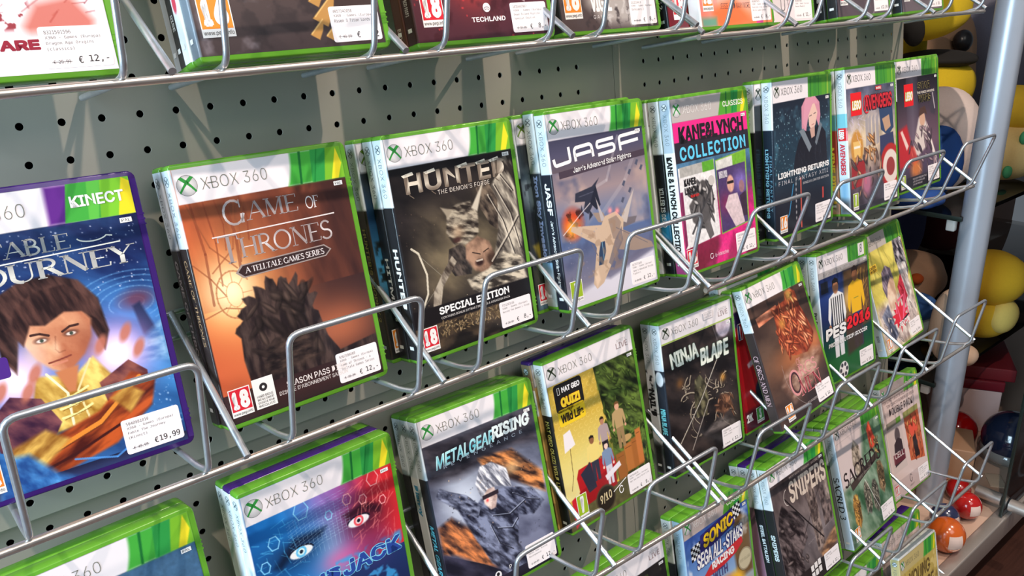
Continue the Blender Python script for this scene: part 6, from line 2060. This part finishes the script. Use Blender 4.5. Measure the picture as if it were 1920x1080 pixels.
bump_on(br_, 'belly', .0, -.024, .11, .034, .022, .036, (206, 190, 180), 27, 'white belly')
rd_ = plush('plush_cushion', 'dark red plush at the back of the lower shelf', 2.14, .31, S2, .12, .09, .15, (96, 34, 36), 35, 2.3)

GX = 'boxes and packs on the cabinet base'
BZ = -.902


def carton(name, label, x, y, z, sx, sy, sz, rgb, rz, group=GX, b=.003):
    root = empty(name, at(x, y, z, rz), label, 'box', group)
    m = mat('card_%d_%d_%d' % rgb, rgb, .55, noise=.08, nscale=30)
    part('box_body', rbox(-sx / 2, -sy / 2, 0, sx / 2, sy / 2, sz, b), m, root)
    return root


rp = carton('toy_pack', 'dark red film-wrapped pack lying on the white box', 1.765, .04, BZ + .1305, .20, .13, .030, (120, 26, 34), .5)
bx1 = carton('cardboard_box', 'tan cardboard box with dark front near the post foot', 1.475, -.035, BZ, .10, .09, .075, (178, 138, 108), .45)
part('dark_side', rbox(-.0503, -.0455, .004, .0, -.0445, .066, .0005), mat('dark_print', (46, 32, 30), .5), bx1, 'dark printed side')
wb_ = carton('gift_box', 'white glossy box with red lid and orange bow', 1.74, .05, BZ, .17, .13, .105, (214, 186, 182), .5)
part('lid', rbox(-.088, -.068, .105, .088, .068, .130, .004), mat('red_lid', (120, 30, 42), .35), wb_, 'dark red lid')
part('bow', blob(.028, .012, .02, 4, .1, 12), mat('orange_bow', (190, 84, 50), .6), wb_, 'orange bow').location = (.02, -.066, .04)
tn = carton('carton', 'tan carton leaning among dark goods behind the white box', 1.75, .26, BZ, .20, .12, .20, (150, 110, 70), .3)
dk = carton('carton', 'dark brown carton at the cabinet back wall', 1.52, .32, BZ, .22, .14, .17, (52, 36, 32), .1)
cd = carton('card_slip', 'small cream card lying on the cabinet base', 1.50, -.125, BZ, .05, .03, .002, (206, 184, 160), .6, b=.0005)


def ball(name, label, x, y, z, r, rgb, rough=.12, group=GB, sticker_=None, dome=None):
    root = empty(name, at(x, y, z), label, 'ball', group)
    m = mat('gloss_%d_%d_%d' % rgb, rgb, rough, coat=.5, noise=.04)
    part('shell', blob(r, r, r, 1, 0.0, 20), m, root)
    if dome:
        part('lower_half', blob(r * 1.004, r * 1.004, r * .5, 1, 0.0, 20), mat('gloss_%d_%d_%d' % dome, dome, rough, coat=.4), root, 'clear grey lower half')
    if sticker_:
        V, F = [], []
        for i in range(7):
            for j in range(7):
                th = math.radians(62 + i * 7.5)
                ph = math.radians(sticker_ + j * 8)
                V.append((r * 1.012 * math.sin(th) * math.cos(ph), r * 1.012 * math.sin(th) * math.sin(ph), r + r * 1.012 * math.cos(th)))
        for i in range(6):
            for j in range(6):
                a = i * 7 + j
                F.append((a, a + 7, a + 8, a + 1))
        part('paper_sticker', mesh('paper_sticker', V, F, 60), M_STICK, root, 'white paper sticker')
    return root


M_STICK = mat('white_paper', (222, 196, 184), .7, noise=.03)
ball('shiny_ball', 'shiny red ball between the tan box and the white box', 1.585, -.008, BZ, .040, (170, 16, 18), .1)
ball('dome_toy', 'dark blue shiny dome toy near the glass door edge', 1.595, -.112, BZ, .058, (26, 34, 54), .1, dome=(120, 116, 112))
ball('capsule_ball', 'plain red capsule ball without sticker, behind the stickered one', 1.378, -.100, BZ, .023, (170, 28, 26), .2)
ball('capsule_ball', 'red capsule ball with white sticker next to the glass door', 1.330, -.136, BZ, .026, (176, 30, 28), .15, sticker_=215)
ball('capsule_ball', 'navy capsule ball with white sticker', 1.262, -.124, BZ, .026, (44, 50, 84), .2, sticker_=225)
ball('capsule_ball', 'orange capsule ball with white sticker close to the front rail', 1.203, -.152, BZ, .032, (200, 92, 30), .2, sticker_=210)
